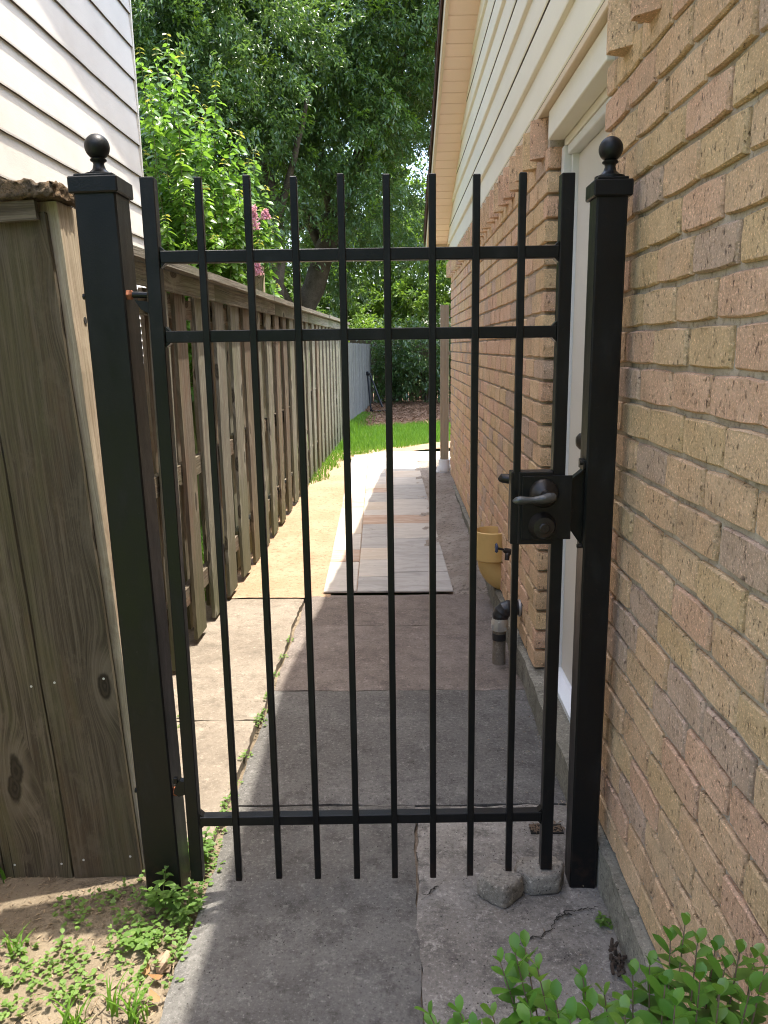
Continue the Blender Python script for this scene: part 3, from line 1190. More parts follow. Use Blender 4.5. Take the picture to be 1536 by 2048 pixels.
tp = thing('garden_tap', 'small garden tap with dark blue wheel handle on the brick wall', 'tap', (.545, 3.60, .49))
m = MB()
m.tube([(.03, 0, 0), (-.005, 0, 0), (-.03, 0, .004), (-.045, 0, .012)], [.013, .014, .016, .011], 12)
m.tube([(-.02, 0, 0), (-.03, -.012, -.012), (-.032, -.016, -.035)], [.012, .012, .011], 12)
smooth_angle(m.build('valve_body', BRONZE, tp))
m = MB()
m.tube([(-.045, 0, .012), (-.078, 0, .020)], .006, 8)
m.build('stem', BRONZE, tp)
m = MB()
c = Vector((-.080, 0, .0205))
for i in range(5):
    a = i / 5 * 2 * math.pi
    m.tube([c, c + Vector((0, math.cos(a), math.sin(a))) * .020], [.004, .007], 8)
m.tube([c + Vector((0, math.cos(t / 16 * 6.2832), math.sin(t / 16 * 6.2832))) * .020 for t in range(17)], .004, 8)
smooth_angle(m.build('handle_wheel', BLUEK, tp))
m = MB()
m.lathe([(.024, .0), (.024, .004), (.016, .006), (.016, .0)], 16, (.008, 0, 0), 'x')
m.build('flange', STEEL, tp)

sp = thing('stub_pipe', 'capped grey standpipe with black taped elbow entering the wall', 'pipe', (.462, 3.43, 0))
m = MB()
m.tube([(0, 0, -.03), (0, 0, .08), (.001, 0, .17)], [.031, .030, .030], 18)
smooth_angle(m.build('riser', SLAB_TAN, sp))
m = MB()
m.tube([(0, 0, .118), (0, 0, .150)], .0325, 18)
smooth_angle(m.build('tape_band', TAPE, sp))
m = MB()
m.tube([(.001, 0, .165), (.002, 0, .20), (.006, 0, .225)], [.036, .040, .036], 18)
for i in range(7):
    a = i * .9
    m.box(.036 * math.cos(a) - .004, .036 * math.cos(a) + .006, .036 * math.sin(a) - .006, .036 * math.sin(a) + .004, .17, .172 + .03 * (i % 3) / 2 + .012)
smooth_angle(m.build('foil_wrap', FOIL, sp), 25)
m = MB()
el = [(.004 + .045 - .045 * math.cos(a), 0, .225 + .045 * math.sin(a)) for a in [i / 8 * math.pi / 2 for i in range(9)]]
m.tube([(.004, 0, .20)] + el, [.036] + [.036 + .003 * (i % 2) for i in range(9)], 18)
smooth_angle(m.build('taped_elbow', TAPE, sp), 25)
m = MB()
m.tube([(.046, 0, .27), (.12, 0, .27)], .034, 18)
smooth_angle(m.build('wall_pipe', TAPE, sp))
m = MB()
m.tube([(.085, 0, .27), (.094, 0, .27)], .040, 18)
smooth_angle(m.build('collar', STEEL, sp))

# ------------------------------------------------------------------ gate and posts
gate = thing('iron_gate', 'black iron picket gate with lever lock closing the side alley', 'gate', (-.556, 1.868, 0), (0, 0, R_(1.15)))
GX = .556
def bar(name, x, z0, z1, w, d, yo=0., cap=True):
    m = MB()
    m.box(x - w / 2 + GX, x + w / 2 + GX, -d / 2 + yo, d / 2 + yo, z0, z1, .0018)
    return m.build(name, BLACK, gate)


bar('stile', -.556, .042, 1.832, .032, .032)
bar('stile', .390, .062, 1.828, .030, .032)
for x in (-.445, -.336, -.231, -.125, -.0225, .081, .181, .285):
    bar('picket', x + .003, .045 + random.uniform(-.003, .003), 1.830 + random.uniform(-.003, .003), .0165, .0165, -.010)
for z in (1.660, 1.4815, .2195):
    m = MB()
    m.box(-.538 + GX, .374 + GX, -.013, .014, z - .0135, z + .0135, .0015)
    rail = m.build('rail', BLACK, gate)
# small weld beads at the joints
for z in (1.660, 1.4815, .2195):
    for x, s in ((-.538, 1), (.374, -1)):
        for dz in (-.0135, .0135):
            m = MB()
            m.prism([(x + GX, z + dz - .010 * (1 if dz < 0 else 0)), (x + GX, z + dz + .010 * (1 if dz > 0 else 0)), (x + s * .010 + GX, z + dz)], -.011, .012, 'xz')
            m.build('weld', BLACK, gate)
lk = MB()
lk.box(.292 + GX, .376 + GX, -.022, .020, .972, 1.152, .002)
lk.box(.274 + GX, .292 + GX, -.018, .020, .972, 1.152, .002)
lockbox = lk.build('lock_box', BLACK, gate)
m = MB()
m.box(.300 + GX, .420 + GX, -.027, -.0225, .985, 1.143, .001)
plate = m.build('lock_plate', BLACK, lockbox)
m = MB()
m.lathe([(.004, -.062), (.011, -.060), (.012, -.048), (.014, -.046), (.030, -.038), (.034, -.033), (.036, -.027)], 28, (.352 + GX, 0, 1.100), 'y')
smooth_angle(m.build('lever_rose', BRONZE, lockbox))
m = MB()
path_l = [(.372, -.064, 1.097), (.366, -.068, 1.098), (.355, -.071, 1.097), (.338, -.072, 1.094), (.318, -.072, 1.0925), (.302, -.071, 1.0925), (.288, -.070, 1.0925), (.278, -.069, 1.091), (.270, -.068, 1.090)]
m.tube([(x + GX, y, z) for x, y, z in path_l], [.006, .011, .0125, .0105, .0078, .0085, .0105, .0085, .003], 14)
smooth_angle(m.build('lever', PEWTER, lockbox))
m = MB()
m.lathe([(.010, -.060), (.0125, -.058), (.013, -.053), (.025, -.051), (.027, -.046), (.031, -.034), (.034, -.027)], 28, (.350 + GX, 0, 1.020), 'y')
db = m.build('deadbolt', BRONZE, lockbox)
smooth_angle(db)
m = MB()
m.box(.349 + GX, .351 + GX, -.0605, -.0600, 1.014, 1.024)
m.build('keyway', CRACK, lockbox)
m = MB()
m.tube([(.30 + GX, .02, 1.118), (.30 + GX, .055, 1.118), (.285 + GX, .07, 1.12), (.265 + GX, .072, 1.122), (.256 + GX, .072, 1.118)], [.008, .009, .013, .012, .004], 12)
smooth_angle(m.build('inner_lever', BRONZE, lockbox))
# hinge brackets on the gate
m = MB()
m.prism([(-.572 + GX, 1.562), (-.605 + GX, 1.566), (-.592 + GX, 1.545), (-.572 + GX, 1.534)], -.010, .012, 'xz')
m.build('hinge_bracket', BLACK, gate)
m = MB()
m.prism([(-.572 + GX, .298), (-.572 + GX, .335), (-.585 + GX, .338), (-.596 + GX, .326), (-.604 + GX, .303), (-.590 + GX, .292)], -.008, .010, 'xz')
m.box(-.602 + GX, -.592 + GX, -.006, .006, .328, .345, .001)
m.build('hinge_bracket', BLACK, gate)


def finial_post(name, label, x, y, w, d, ztop, capw, lean):
    t = thing(name, label, 'gate post', (x, y, 0), (0, R_(lean), 0), 'posts either side of the iron gate')
    m = MB()
    m.box(-w / 2, w / 2, -d / 2, d / 2, -.15, ztop, .004)
    m.build('post_tube', BLACK, t)
    m = MB()
    h = capw / 2
    m.box(-h, h, -h * d / w, h * d / w, ztop - .012, ztop + .024, .003)
    k = len(m.v)
    m.box(-h * .80, h * .80, -h * .80 * d / w, h * .80 * d / w, ztop + .0243, ztop + .031, .002)
    m.build('post_cap', BLACK, t)
    m = MB()
    z0 = ztop + .0312
    rr = .0280 if w > .09 else .0272
    prof = [(.034, 0), (.034, .005), (.024, .008), (.015, .016), (.012, .026), (.013, .031), (.018, .034), (.0185, .037), (.014, .040)]
    for i in range(13):
        a = -math.pi / 2 + .48 + i / 12 * (math.pi - .50)
        prof.append((max(rr * math.cos(a), .0008), .064 + rr * math.sin(a)))
    m.lathe(prof, 28, (0, 0, z0))
    smooth_angle(m.build('ball_finial', BLACK, t), 50)
    return t


lp = finial_post('gate_post', 'black square gate post with ball top beside the wooden panel', -.648, 1.902, .095, .096, 1.812, .112, -.9)
rp = finial_post('gate_post', 'black square gate post with ball top against the brick wall', .493, 1.917, .071, .071, 1.790, .088, 0)
for z, x1 in ((1.578, .045), (.300, .06)):
    m = MB()
    m.tube([(.040, -.03, z), (.0495 + x1 * .5, -.03, z), (.049 + x1, -.028, z - .002)], .0075, 10)
    m.build('hinge_rod', BLACK if z > 1 else RUST, lp)
    m = MB()
    m.lathe([(.012, 0), (.012, .010), (.0075, .013)], 6, (.0478, -.03, z), 'x')
    m.build('hinge_nut', RUST, lp)
    m = MB()
    m.tube([(-.060, -.02, z), (-.043, -.02, z)], .007, 8)
    m.build('bolt_end', BLACK, lp)
# strike plate on the right post
m = MB()
m.prism([(-.084, 1.112), (-.036, 1.152), (-.036, .958), (-.046, .972), (-.064, .998), (-.084, 1.004)], -.012, -.006, 'xz')
m.prism([(-.084, 1.1125), (-.036, 1.1525), (-.036, 1.1570), (-.084, 1.1170)], -.030, -.006, 'xz')
m.box(-.042, -.0362, -.03, .02, 1.152, 1.174)
m.build('strike_plate', BLACK, rp)
for z in (1.168, .958):
    m = MB()
    m.lathe([(.004, -.012), (.006, -.010), (.006, 0)], 10, (-.0362, -.018, z), 'x')
    m.build('screw', BRONZE, rp)

# ------------------------------------------------------------------ wooden panel left of the gate
pan = thing('wood_panel', 'weathered brown board fence panel facing the camera left of the gate', 'fence panel', (-.742, 1.956, -.03), (0, R_(-3.0), 0))
def plank(name, x0, x1, y0, y1, z0, z1, mat, parent, seed=0, wob=.002, n=9, along='z'):
    """a sawn board with slightly uneven arrises, long axis along z (or x); origin at its low corner so the grain follows it"""
    r = random.Random(seed)
    m = MB()
    if along == 'z':
        L, A, B = z1 - z0, x1 - x0, y1 - y0
    else:
        L, A, B = x1 - x0, y1 - y0, z1 - z0
    rows = []
    for i in range(n + 1):
        t = i / n * L
        j = [r.uniform(-wob, wob) for _ in range(4)]
        rows.append([(0 + j[0], 0 + j[1] * .4, t), (A + j[2], 0 + j[1] * .4, t), (A + j[2], B + j[3] * .4, t), (0 + j[0], B + j[3] * .4, t)])
    for row in rows:
        m.v += row
    for i in range(n):
        for q in range(4):
            a, b = i * 4 + q, i * 4 + (q + 1) % 4
            m.f.append((a, b, b + 4, a + 4))
            m.mi.append(0)
    m.f.append((3, 2, 1, 0))
    e = n * 4
    m.f.append((e, e + 1, e + 2, e + 3))
    m.mi += [0, 0]
    o = m.build(name, mat, parent)
    if along == 'z':
        o.location = (x0, y0, z0)
    else:
        o.location = (x0, y0, z0)
        # local z -> world x, local x -> world y, local y -> world z
        o.matrix_local = Matrix(((0, 0, 1, x0), (1, 0, 0, y0), (0, 1, 0, z0), (0, 0, 0, 1)))
    return o


bx = 0.0
for i in range(9):
    w = (.199, .196, .19, .2)[i % 4]
    o = plank('board', bx - w + .004, bx, 0, .019, .012 + random.uniform(-.004, .004), 1.812, WOOD_PANEL, pan, 40 + i)
    if i == 0:
        first_board = o
    for (dz, dxs) in ((.06, (.03, .165)), (.60, (.03, .165)), (1.56, (.05, .15))):
        for q in dxs:
            if i < 3 and dz < 1.5:
                n_ = MB()
                n_.lathe([(.0034, -.0008), (.0034, .001)], 8, (w - q, 0, dz + random.uniform(-.004, .004)), 'y')
                n_.build('nail', NAIL, o)
    bx -= w + .001
plank('trim_board', -1.8, -.012, -.021, -.002, 1.792, 1.836, WOOD_PANEL, pan, 61, .001, 12, 'x')
plank('bottom_board', -1.8, -.004, .022, .060, -.045, .075, WOOD_PANEL, pan, 62, .002, 12, 'x')
plank('cross_rail', -1.8, -.03, .022, .060, .5, .589, WOOD_PANEL, pan, 63, .002, 6, 'x')
plank('cross_rail', -1.8, -.03, .022, .060, 1.58, 1.669, WOOD_PANEL, pan, 64, .002, 6, 'x')
pst = plank('panel_post', -.042, .024, .021, .155, -.06, 1.838, WOOD_POST, pan, 65, .0015, 14)
# knot hole in the post
m = MB()
m.lathe([(.009, -.001), (.009, .001)], 10, (.0665, .075, 1.62), 'x')
m.build('bolt_hole', CRACK, pst)
# rotted cap board
m = MB()
nx, ny, nz = 90, 14, 5
r = np.random.default_rng(5)
x0, x1 = -1.8, .040
idx = {}
def capv(i, j, kk):
    key = (i, j, kk)
    if key not in idx:
        u, v, w = (i / nx) ** .35, j / ny, kk / nz
        x = x0 + (x1 - x0) * u
        y = -.035 + .15 * v
        z = 1.838 + .042 * w + .003
        d = max(0., (x + .115) / .12)
        rr_ = (.0006 + .0022 * min(d, 1))
        x += r.normal() * rr_
        y += r.normal() * rr_
        z += r.normal() * rr_ - .012 * min(d, 1) ** 2 * w * (1 + .3 * math.sin(x * 70 + v * 5))
        idx[key] = len(m.v)
        m.v.append((x, y, z))
    return idx[key]
for i in range(nx):
    mi = 1 if ((i + .5) / nx) ** .35 * (x1 - x0) + x0 > -.10 else 0
    for j in range(ny):
        for kk in (0, nz):
            m.f.append((capv(i, j, kk), capv(i + 1, j, kk), capv(i + 1, j + 1, kk), capv(i, j + 1, kk)))
            m.mi.append(mi)
    for kk in range(nz):
        for j in (0, ny):
            m.f.append((capv(i, j, kk), capv(i + 1, j, kk), capv(i + 1, j, kk + 1), capv(i, j, kk + 1)))
            m.mi.append(mi)
for j in range(ny):
    for kk in range(nz):
        for i in (0, nx):
            m.f.append((capv(i, j, kk), capv(i, j + 1, kk), capv(i, j + 1, kk + 1), capv(i, j, kk + 1)))
            m.mi.append(1 if i else 0)
WOOD_CAPX = m_plain('old_cap_wood', (.23, .17, .115), .9, .35, 30., .5)
cp = m.build('cap_board', [WOOD_CAPX, ROT], pan, True)
cp['label'] = 'cap board crumbling with rot at its right end'

# ------------------------------------------------------------------ shadowbox fence along the alley
def FX(y):
    return -1.045 + .0262 * (y - 3.3)


ANG = math.atan(.0262)
fence = thing('shadowbox_fence', 'long weathered board fence with cap rail along the left of the alley', 'fence', (FX(2.3), 2.3, 0), (0, 0, -ANG))
# local frame: y along the fence, x towards the alley
def board_mesh(seed, w, th, h, mat):
    r = random.Random(seed)
    m = MB()
    n = 7
    for i in range(n + 1):
        t = i / n * h
        a, b, c = r.uniform(-.0025, .0025), r.uniform(-.0025, .0025), r.uniform(-.0015, .0015)
        m.v += [(c, a, t), (c, w + b, t), (c - th, w + b, t), (c - th, a, t)]
    for i in range(n):
        for q in range(4):
            a, b = i * 4 + q, i * 4 + (q + 1) % 4
            m.f.append((a, b, b + 4, a + 4))
            m.mi.append(0)
    m.f += [(3, 2, 1, 0), (n * 4, n * 4 + 1, n * 4 + 2, n * 4 + 3)]
    m.mi += [0, 0]
    return m.mesh('picket', mat)


FB = [board_mesh(i, .208, .018, 1.70, WOOD) for i in range(5)] + [board_mesh(20 + i, .188, .018, 1.70, WOOD_R) for i in range(2)]
FEND = 9.95
fr = random.Random(3)
y = .66
i = 0
while y < FEND:
    o = link('picket', FB[fr.choice([0, 1, 2, 3, 4, 5])], fence, (.022, y, gzs(y + 2.3) + .022 + fr.uniform(-.008, .01)))
    o.rotation_euler = (R_(fr.uniform(-.35, .35)), R_(fr.uniform(-.3, .3)), R_(fr.uniform(-1, 1)))
    o.scale = (1, fr.uniform(.92, 1.02), 1)
    y += .362 + fr.uniform(-.012, .012)
y = .84
while y < FEND:
    if not (.55 < y < .70):
        o = link('picket', FB[fr.choice([2, 3, 5, 6])], fence, (-.062, y + fr.uniform(-.012, .012), gzs(y + 2.3) + .022))
        o.rotation_euler = (R_(fr.uniform(-.35, .35)), R_(fr.uniform(-.3, .3)), 0)
    y += .362
for z in (1.60, .825, .22):
    for a in np.arange(0.02, FEND, 2.44):
        b = min(a + 2.436, FEND)
        o = plank('rail', 0, .038, 0, .089, 0, b - a, WOOD_R, fence, int(a * 10 + z * 100), .001, 6)
        # long axis along y
        o.matrix_local = Matrix(((1, 0, 0, -.040), (0, 0, 1, a), (0, 1, 0, z + gzs(a + 3.5)), (0, 0, 0, 1)))
for a in np.arange(0.3, FEND, 2.44):
    plank('post', -.165, -.076, a, a + .089, -.1, 1.72, WOOD_R, fence, int(a * 7), .001, 5)
for q, a in enumerate(np.arange(-.05, FEND + .2, 1.83)):
    b = min(a + 1.826, FEND + .2)
    dz = fr.uniform(-.006, .008)
    o = plank('cap_board', 0, .142, 0, .036, 0, b - a, WOOD_CAP, fence, 300 + q, .003, 10)
    o.matrix_local = Matrix(((1, 0, fr.uniform(-.004, .004), -.056), (0, 0, 1, a), (0, 1, fr.uniform(-.006, .004), 1.797 + dz), (0, 0, 0, 1)))
    o = plank('trim_board', 0, .019, 0, .086, 0, b - a, WOOD, fence, 330 + q, .001, 6)
    o.matrix_local = Matrix(((1, 0, 0, .0245), (0, 0, 1, a + .25), (0, 1, 0, 1.706 + dz * .5), (0, 0, 0, 1)))
# taller post sticking up behind the cap
o = plank('tall_post', -.142, -.072, 4.02, 4.10, 0, 2.085, WOOD_POST, fence, 77, .001, 6)
o['label'] = 'pale post end rising above the fence cap'

# grey fence farther on
gf = thing('grey_fence', 'silvery grey solid board fence beyond the end of the capped fence', 'fence', (-.875, 12.3, .08), (0, 0, -math.atan(.25 / 7.5)))
GB = [board_mesh(50 + i, .14, .016, 1.46, WOOD_GREY) for i in range(5)]
for k in range(52):
    o = link('picket', GB[k % 5], gf, (0, k * .1425, fr.uniform(-.008, .008)))
    o.rotation_euler = (R_(fr.uniform(-.3, .3)), 0, R_(fr.uniform(-.8, .8)))
for z in (.3, 1.15):
    o = plank('rail', 0, .038, 0, .089, 0, 7.4, WOOD_GREY, gf, int(z * 10), .001, 5)
    o.matrix_local = Matrix(((1, 0, 0, -.058), (0, 0, 1, 0), (0, 1, 0, z), (0, 0, 0, 1)))

# dark fence across the end
bf = thing('back_fence', 'dark shaded board fence closing the far end of the yard', 'fence', (-.9, 20.4, .1))
DB = [board_mesh(70 + i, .138, .018, 1.55, WOOD_DARKF) for i in range(4)]
for k in range(44):
    o = link('picket', DB[k % 4], bf, (-.3 + k * .150 + fr.uniform(-.004, .004), 0, fr.uniform(-.01, .01)))
    o.rotation_euler = (0, R_(fr.uniform(-.4, .4)), R_(-90))
for z in (.25, 1.2):
    plank('rail', -.3, 6.3, .02, .058, z, z + .089, WOOD_DARKF, bf, int(z * 13), .001, 5, 'x')

# black folded frame leaning in the corner by the grey fence
fm = thing('metal_frame', 'black bent metal frame leaning on the grey fence in the shade', 'frame', (-.62, 17.2, .1))
m = MB()
m.tube([(.06, -.2, .04), (.04, 0, .06), (-.02, .15, .78), (.03, .05, .80), (.30, -.25, .10)], .020, 8)
m.build('loop_bar', BLACK, fm)
m = MB()
m.tube([(.04, -.3, .03), (.16, -.35, .012), (.50, -.2, .03)], .018, 8)
m.build('foot_bar', BLACK, fm)
m = MB()
m.lathe([(.035, -.03), (.05, -.02), (.05, .02), (.035, .03)], 12, (-.02, .14, .80), 'x')
m.build('hub', BLACK, fm)

# ------------------------------------------------------------------ left-hand neighbour house
XN, YC = -1.60, 5.25
nh = thing('neighbour_house', 'white lap sided house behind the fence on the left', 'house', (XN, YC, 0))
def nb(m, name, mat, parent=None, smooth=False):
    o = m.build(name, mat, parent or nh, smooth)
    if parent is None:
        o.location = -Vector(nh.location)
    return o


m = MB()
m.box(-5, XN - .02, .75, YC - .01, .0, 4.1)
nb(m, 'wall_core', TRIMW)
k = -11
NS = .187
while True:
    zb = 2.345 + NS * k
    if zb > 4.3:
        break
    m = MB()
    n = 30
    for i in range(n + 1):
        yv = .75 + (YC - .75) * i / n
        wv = random.uniform(-.0015, .0015)
        for (x, z) in ((XN - .019, zb - .004), (XN + .0005, zb - .004 + wv), (XN + .001, zb + .004 + wv), (XN - .012, zb + NS + .004), (XN - .019, zb + NS + .004)):
            m.v.append((x, yv, z))
    for i in range(n):
        for q in range(4):
            a = i * 5 + q
            m.f.append((a, a + 1, a + 6, a + 5))
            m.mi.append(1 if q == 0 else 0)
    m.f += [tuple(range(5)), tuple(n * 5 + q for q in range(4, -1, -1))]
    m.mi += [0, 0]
    nb(m, 'siding_board', [SIDING, LAP_BROWN])
    k += 1
m = MB()
m.box(XN - .03, XN + .004, YC + .0005, YC + .02, .2, 4.15)
nb(m, 'corner_trim', TRIMW)
m = MB()
def nro(yv):
    return 4.15 + .47 * (YC - yv)
NRY = 2.9
def nrz(yv):
    return nro(yv) if yv >= NRY else nro(NRY) - .47 * (NRY - yv)
pts = [(yv, nrz(yv)) for yv in (YC + .12, NRY, .6)] + [(yv, nrz(yv) + .14) for yv in (.6, NRY, YC + .12)]
m.prism(pts, XN - 3.5, XN + .32, 'yz')
nb(m, 'roof', SHINGLE)
# louvred shutter seen through the fence gaps
m = MB()
m.box(XN + .0045, XN + .012, 3.45, 5.18, .42, 1.86)
sh = nb(m, 'louvred_shutter', JAMBW)
z = .45
while z < 1.83:
    q = MB()
    q.prism([(XN + .0125, z), (XN + .030, z - .012), (XN + .034, z - .009), (XN + .0125, z + .027)], 3.46, 5.17, 'xz')
    q.build('slat', JAMBW, sh)
    z += .0445

# ------------------------------------------------------------------ loose pavers by the post
def rough_block(name, label, outline, h, loc, rot, grp):
    m = MB()
    r = np.random.default_rng(len(label))
    n = len(outline)
    # densify the outline
    dens = []
    for i in range(n):
        a, b = np.array(outline[i]), np.array(outline[(i + 1) % n])
        for t in np.linspace(0, 1, 8)[:-1]:
            dens.append(a + (b - a) * t)
    for _ in range(2):
        dens = [(dens[i - 1] + dens[i] * 2 + dens[(i + 1) % len(dens)]) / 4 for i in range(len(dens))]
    n = len(dens)
    cx, cy = np.mean([d[0] for d in dens]), np.mean([d[1] for d in dens])
    levels = [(0.0, .97), (.08, 1.0), (.3, 1.015), (.55, 1.015), (.78, 1.005), (.90, .975), (.97, .93), (1.0, .86), (1.005, .5)]
    for lv, s in levels:
        for d in dens:
            j = r.normal(size=3) * .0011
            m.v.append((cx + (d[0] - cx) * s + j[0], cy + (d[1] - cy) * s + j[1], lv * h + j[2] * (.6 if lv > 0 else 0)))
    for li in range(len(levels) - 1):
        for i in range(n):
            j = (i + 1) % n
            m.f.append((li * n + i, li * n + j, (li + 1) * n + j, (li + 1) * n + i))
            m.mi.append(0)
    e = (len(levels) - 1) * n
    m.v.append((cx, cy, h * 1.01))
    for i in range(n):
        m.f.append((e + i, e + (i + 1) % n, len(m.v) - 1))
        m.mi.append(0)
    m.f.append(tuple(range(n - 1, -1, -1)))
    m.mi.append(0)
    o = m.build(name, PAVER, smooth=True)
    smooth_angle(o, 60)
    o.location = loc
    o.rotation_euler = rot
    return tag(o, label, 'paving block', grp)


rough_block('paving_block', 'grey square paving block lying nearer the camera below the gate',
            [(-.050, -.040), (.040, -.045), (.052, .030), (.046, .042), (-.042, .046), (-.052, .036)], .058, (.262, 1.850, .002), (0, 0, R_(-36)), 'loose paving blocks below the gate')
rough_block('paving_block', 'grey six sided paving block lying against the right gate post',
            [(-.070, .004), (-.050, .046), (.052, .048), (.072, .014), (.046, -.042), (-.030, -.046), (-.064, -.018)], .056, (.377, 1.893, .002), (0, 0, R_(4)), 'loose paving blocks below the gate')

# ------------------------------------------------------------------ leaves as single pieces
def leaf_piece(L, W, mat, seed, obov=True, fold=.18, curl=.12):
    """one leaf: midrib and two halves, 12 triangles; base at the origin, tip along +Y, face up +Z"""
    r = random.Random(seed)
    m = MB()
    ts = [0, .28, .55, .80, 1.0]
    ws = [.10, .36, .50, .42, .03] if obov else [.10, .46, .44, .24, .02]
    for t, w in zip(ts, ws):
        z = -curl * L * t * t
        ww = w * W * r.uniform(.95, 1.05)
        m.v += [(-ww, t * L, z + fold * ww), (0, t * L, z), (ww, t * L, z + fold * ww)]
    for i in range(4):
        a = i * 3
        m.f += [(a, a + 1, a + 4, a + 3), (a + 1, a + 2, a + 5, a + 4)]
        m.mi += [0, 0]
    me = bpy.data.meshes.new('leaf')
    me.from_pydata(m.v, [], m.f)
    me.materials.append(mat)
    me.polygons.foreach_set('use_smooth', [True] * len(me.polygons))
    return me


def orient(pos, d, up):
    d = Vector(d).normalized()
    up = Vector(up)
    x = d.cross(up)
    if x.length < 1e-4:
        x = d.cross(Vector((1, 0, 0)))
    x.normalize()
    z = x.cross(d)
    return Matrix(((x.x, d.x, z.x, pos[0]), (x.y, d.y, z.y, pos[1]), (x.z, d.z, z.z, pos[2]), (0, 0, 0, 1)))


# boxwood in the near right corner
TIPS = [(0.151, 0.908, 0.651), (0.131, 0.905, 0.638), (0.172, 0.861, 0.67), (0.172, 0.953, 0.62), (0.23, 0.859, 0.656), (0.38, 0.919, 0.684), (0.36, 0.914, 0.664), (0.37, 0.853, 0.713), (0.4, 0.869, 0.688), (0.332, 0.907, 0.632), (0.309, 0.904, 0.619), (0.423, 0.852, 0.7), (0.451, 0.868, 0.678), (0.392, 0.821, 0.706), (0.441, 0.823, 0.708), (0.034, 0.846, 0.612), (0.072, 0.847, 0.615), (0.114, 0.847, 0.611), (0.185, 0.81, 0.67), (0.258, 0.855, 0.634), (0.227, 0.808, 0.657), (0.319, 0.816, 0.686), (0.35, 0.792, 0.715), (0.313, 0.768, 0.703), (0.365, 0.772, 0.714), (0.4, 0.773, 0.719), (0.255, 0.765, 0.693), (0.154, 0.807, 0.658), (0.196, 0.78, 0.671)]
tr = random.Random(9)
for _ in range(46):
    TIPS.append((tr.uniform(0.0, .50), tr.uniform(.45, .82), tr.uniform(.50, .64)))
box = thing('box_shrub', 'green box shrub with small rounded leaves in the near right corner', 'shrub', (.28, .68, 0))
BL_ = [leaf_piece(.042, .027, LEAF_BOX, i, True, .22, .10) for i in range(4)]
BN_ = [leaf_piece(.037, .024, LEAF_BOX_N, i + 9, True, .25, .10) for i in range(3)]
base = Vector((.28, .68, 0))
stems = MB()
leaves = []
for i, tp_ in enumerate(TIPS):
    T = Vector(tp_)
    S = Vector((base.x + (T.x - base.x) * .35, base.y + (T.y - base.y) * .35, max(T.z - .32, .05)))
    mid = S.lerp(T, .55) + Vector((tr.uniform(-.01, .01), tr.uniform(-.01, .01), -.01))
    stems.tube([base + Vector((tr.uniform(-.03, .03), tr.uniform(-.03, .03), 0)), S, mid, T], [.005, .0025, .0015, .0008], 5, False)
    axis = (T - mid).normalized()
    young = i < 29 and tr.random() < .38
    nn = 9
    for k in range(nn):
        t = 1 - k / nn * .95
        P = mid.lerp(T, t) if t > .0 else mid
        u = (axis.orthogonal() + Vector((tr.uniform(-.25, .25), tr.uniform(-.25, .25), 0))).normalized()
        v = axis.cross(u)
        a0 = (k % 2) * math.pi / 2 + tr.uniform(-.4, .4)
        for s in (0, math.pi):
            rad = u * math.cos(a0 + s) + v * math.sin(a0 + s)
            open_ = .55 + .80 * min(1, k / 3)
            d = axis * math.cos(open_) + rad * math.sin(open_)
            d.z -= .10 * k / nn
            sc = (.55 + .45 * min(1, k / 3)) * tr.uniform(.7, 1.12)
            leaves.append((i, P.copy(), d, axis * .8 + Vector((tr.uniform(-.3, .3), tr.uniform(-.3, .3), .5)), sc, young and k < 4))
leaves.sort(key=lambda l: -(l[1].z + l[1].y * .9))
o = stems.build('stems', TWIG, box)
o.location = -base
lp_, ld_, lu_, ll_ = [], [], [], []
for q, (i, P, d, up, sc, yg) in enumerate(leaves):
    if q < 290:
        o = bpy.data.objects.new('leaf', (BN_ if yg else BL_)[q % 3])
        COL.objects.link(o)
        o.parent = box
        M = orient(P - base, d, up)
        o.matrix_local = M @ Matrix.Scale(sc, 4)
    else:
        lp_.append(P - base)
        ld_.append(d)
        lu_.append(up)
        ll_.append(sc)
lp_, ld_, lu_, ll_ = np.array(lp_), np.array(ld_), np.array(lu_), np.array(ll_)
def leaf6(pos, d, up, L, W, fold=.2, droop=.12):
    """rounder leaves: 6 outline points and a midrib, 6 triangles"""
    n = len(pos)
    d = unit(d)
    s = unit(np.cross(d, up))
    nr = np.cross(s, d)
    L = L[:, None]
    W = W[:, None]
    def pt(t, w):
        return pos + d * L * t + s * W * w + nr * (abs(w) * W * fold - droop * L * t * t)
    V = np.stack([pt(0, 0), pt(.35, .42), pt(.72, .46), pt(1, 0), pt(.72, -.46), pt(.35, -.42), pt(.55, 0)], 1).reshape(-1, 3)
    b = np.arange(n)[:, None] * 7
    F = np.concatenate([b + np.array([[x, y, 6]]) for x, y in ((1, 0), (2, 1), (3, 2), (4, 3), (5, 4), (0, 5))], 0)
    return V, F
V, F = leaf6(lp_, ld_, lu_, .041 * ll_, .026 * ll_)
link('foliage', np_mesh('foliage', V, F, LEAF_BOX_S, smooth=True), box, kind='stuff')

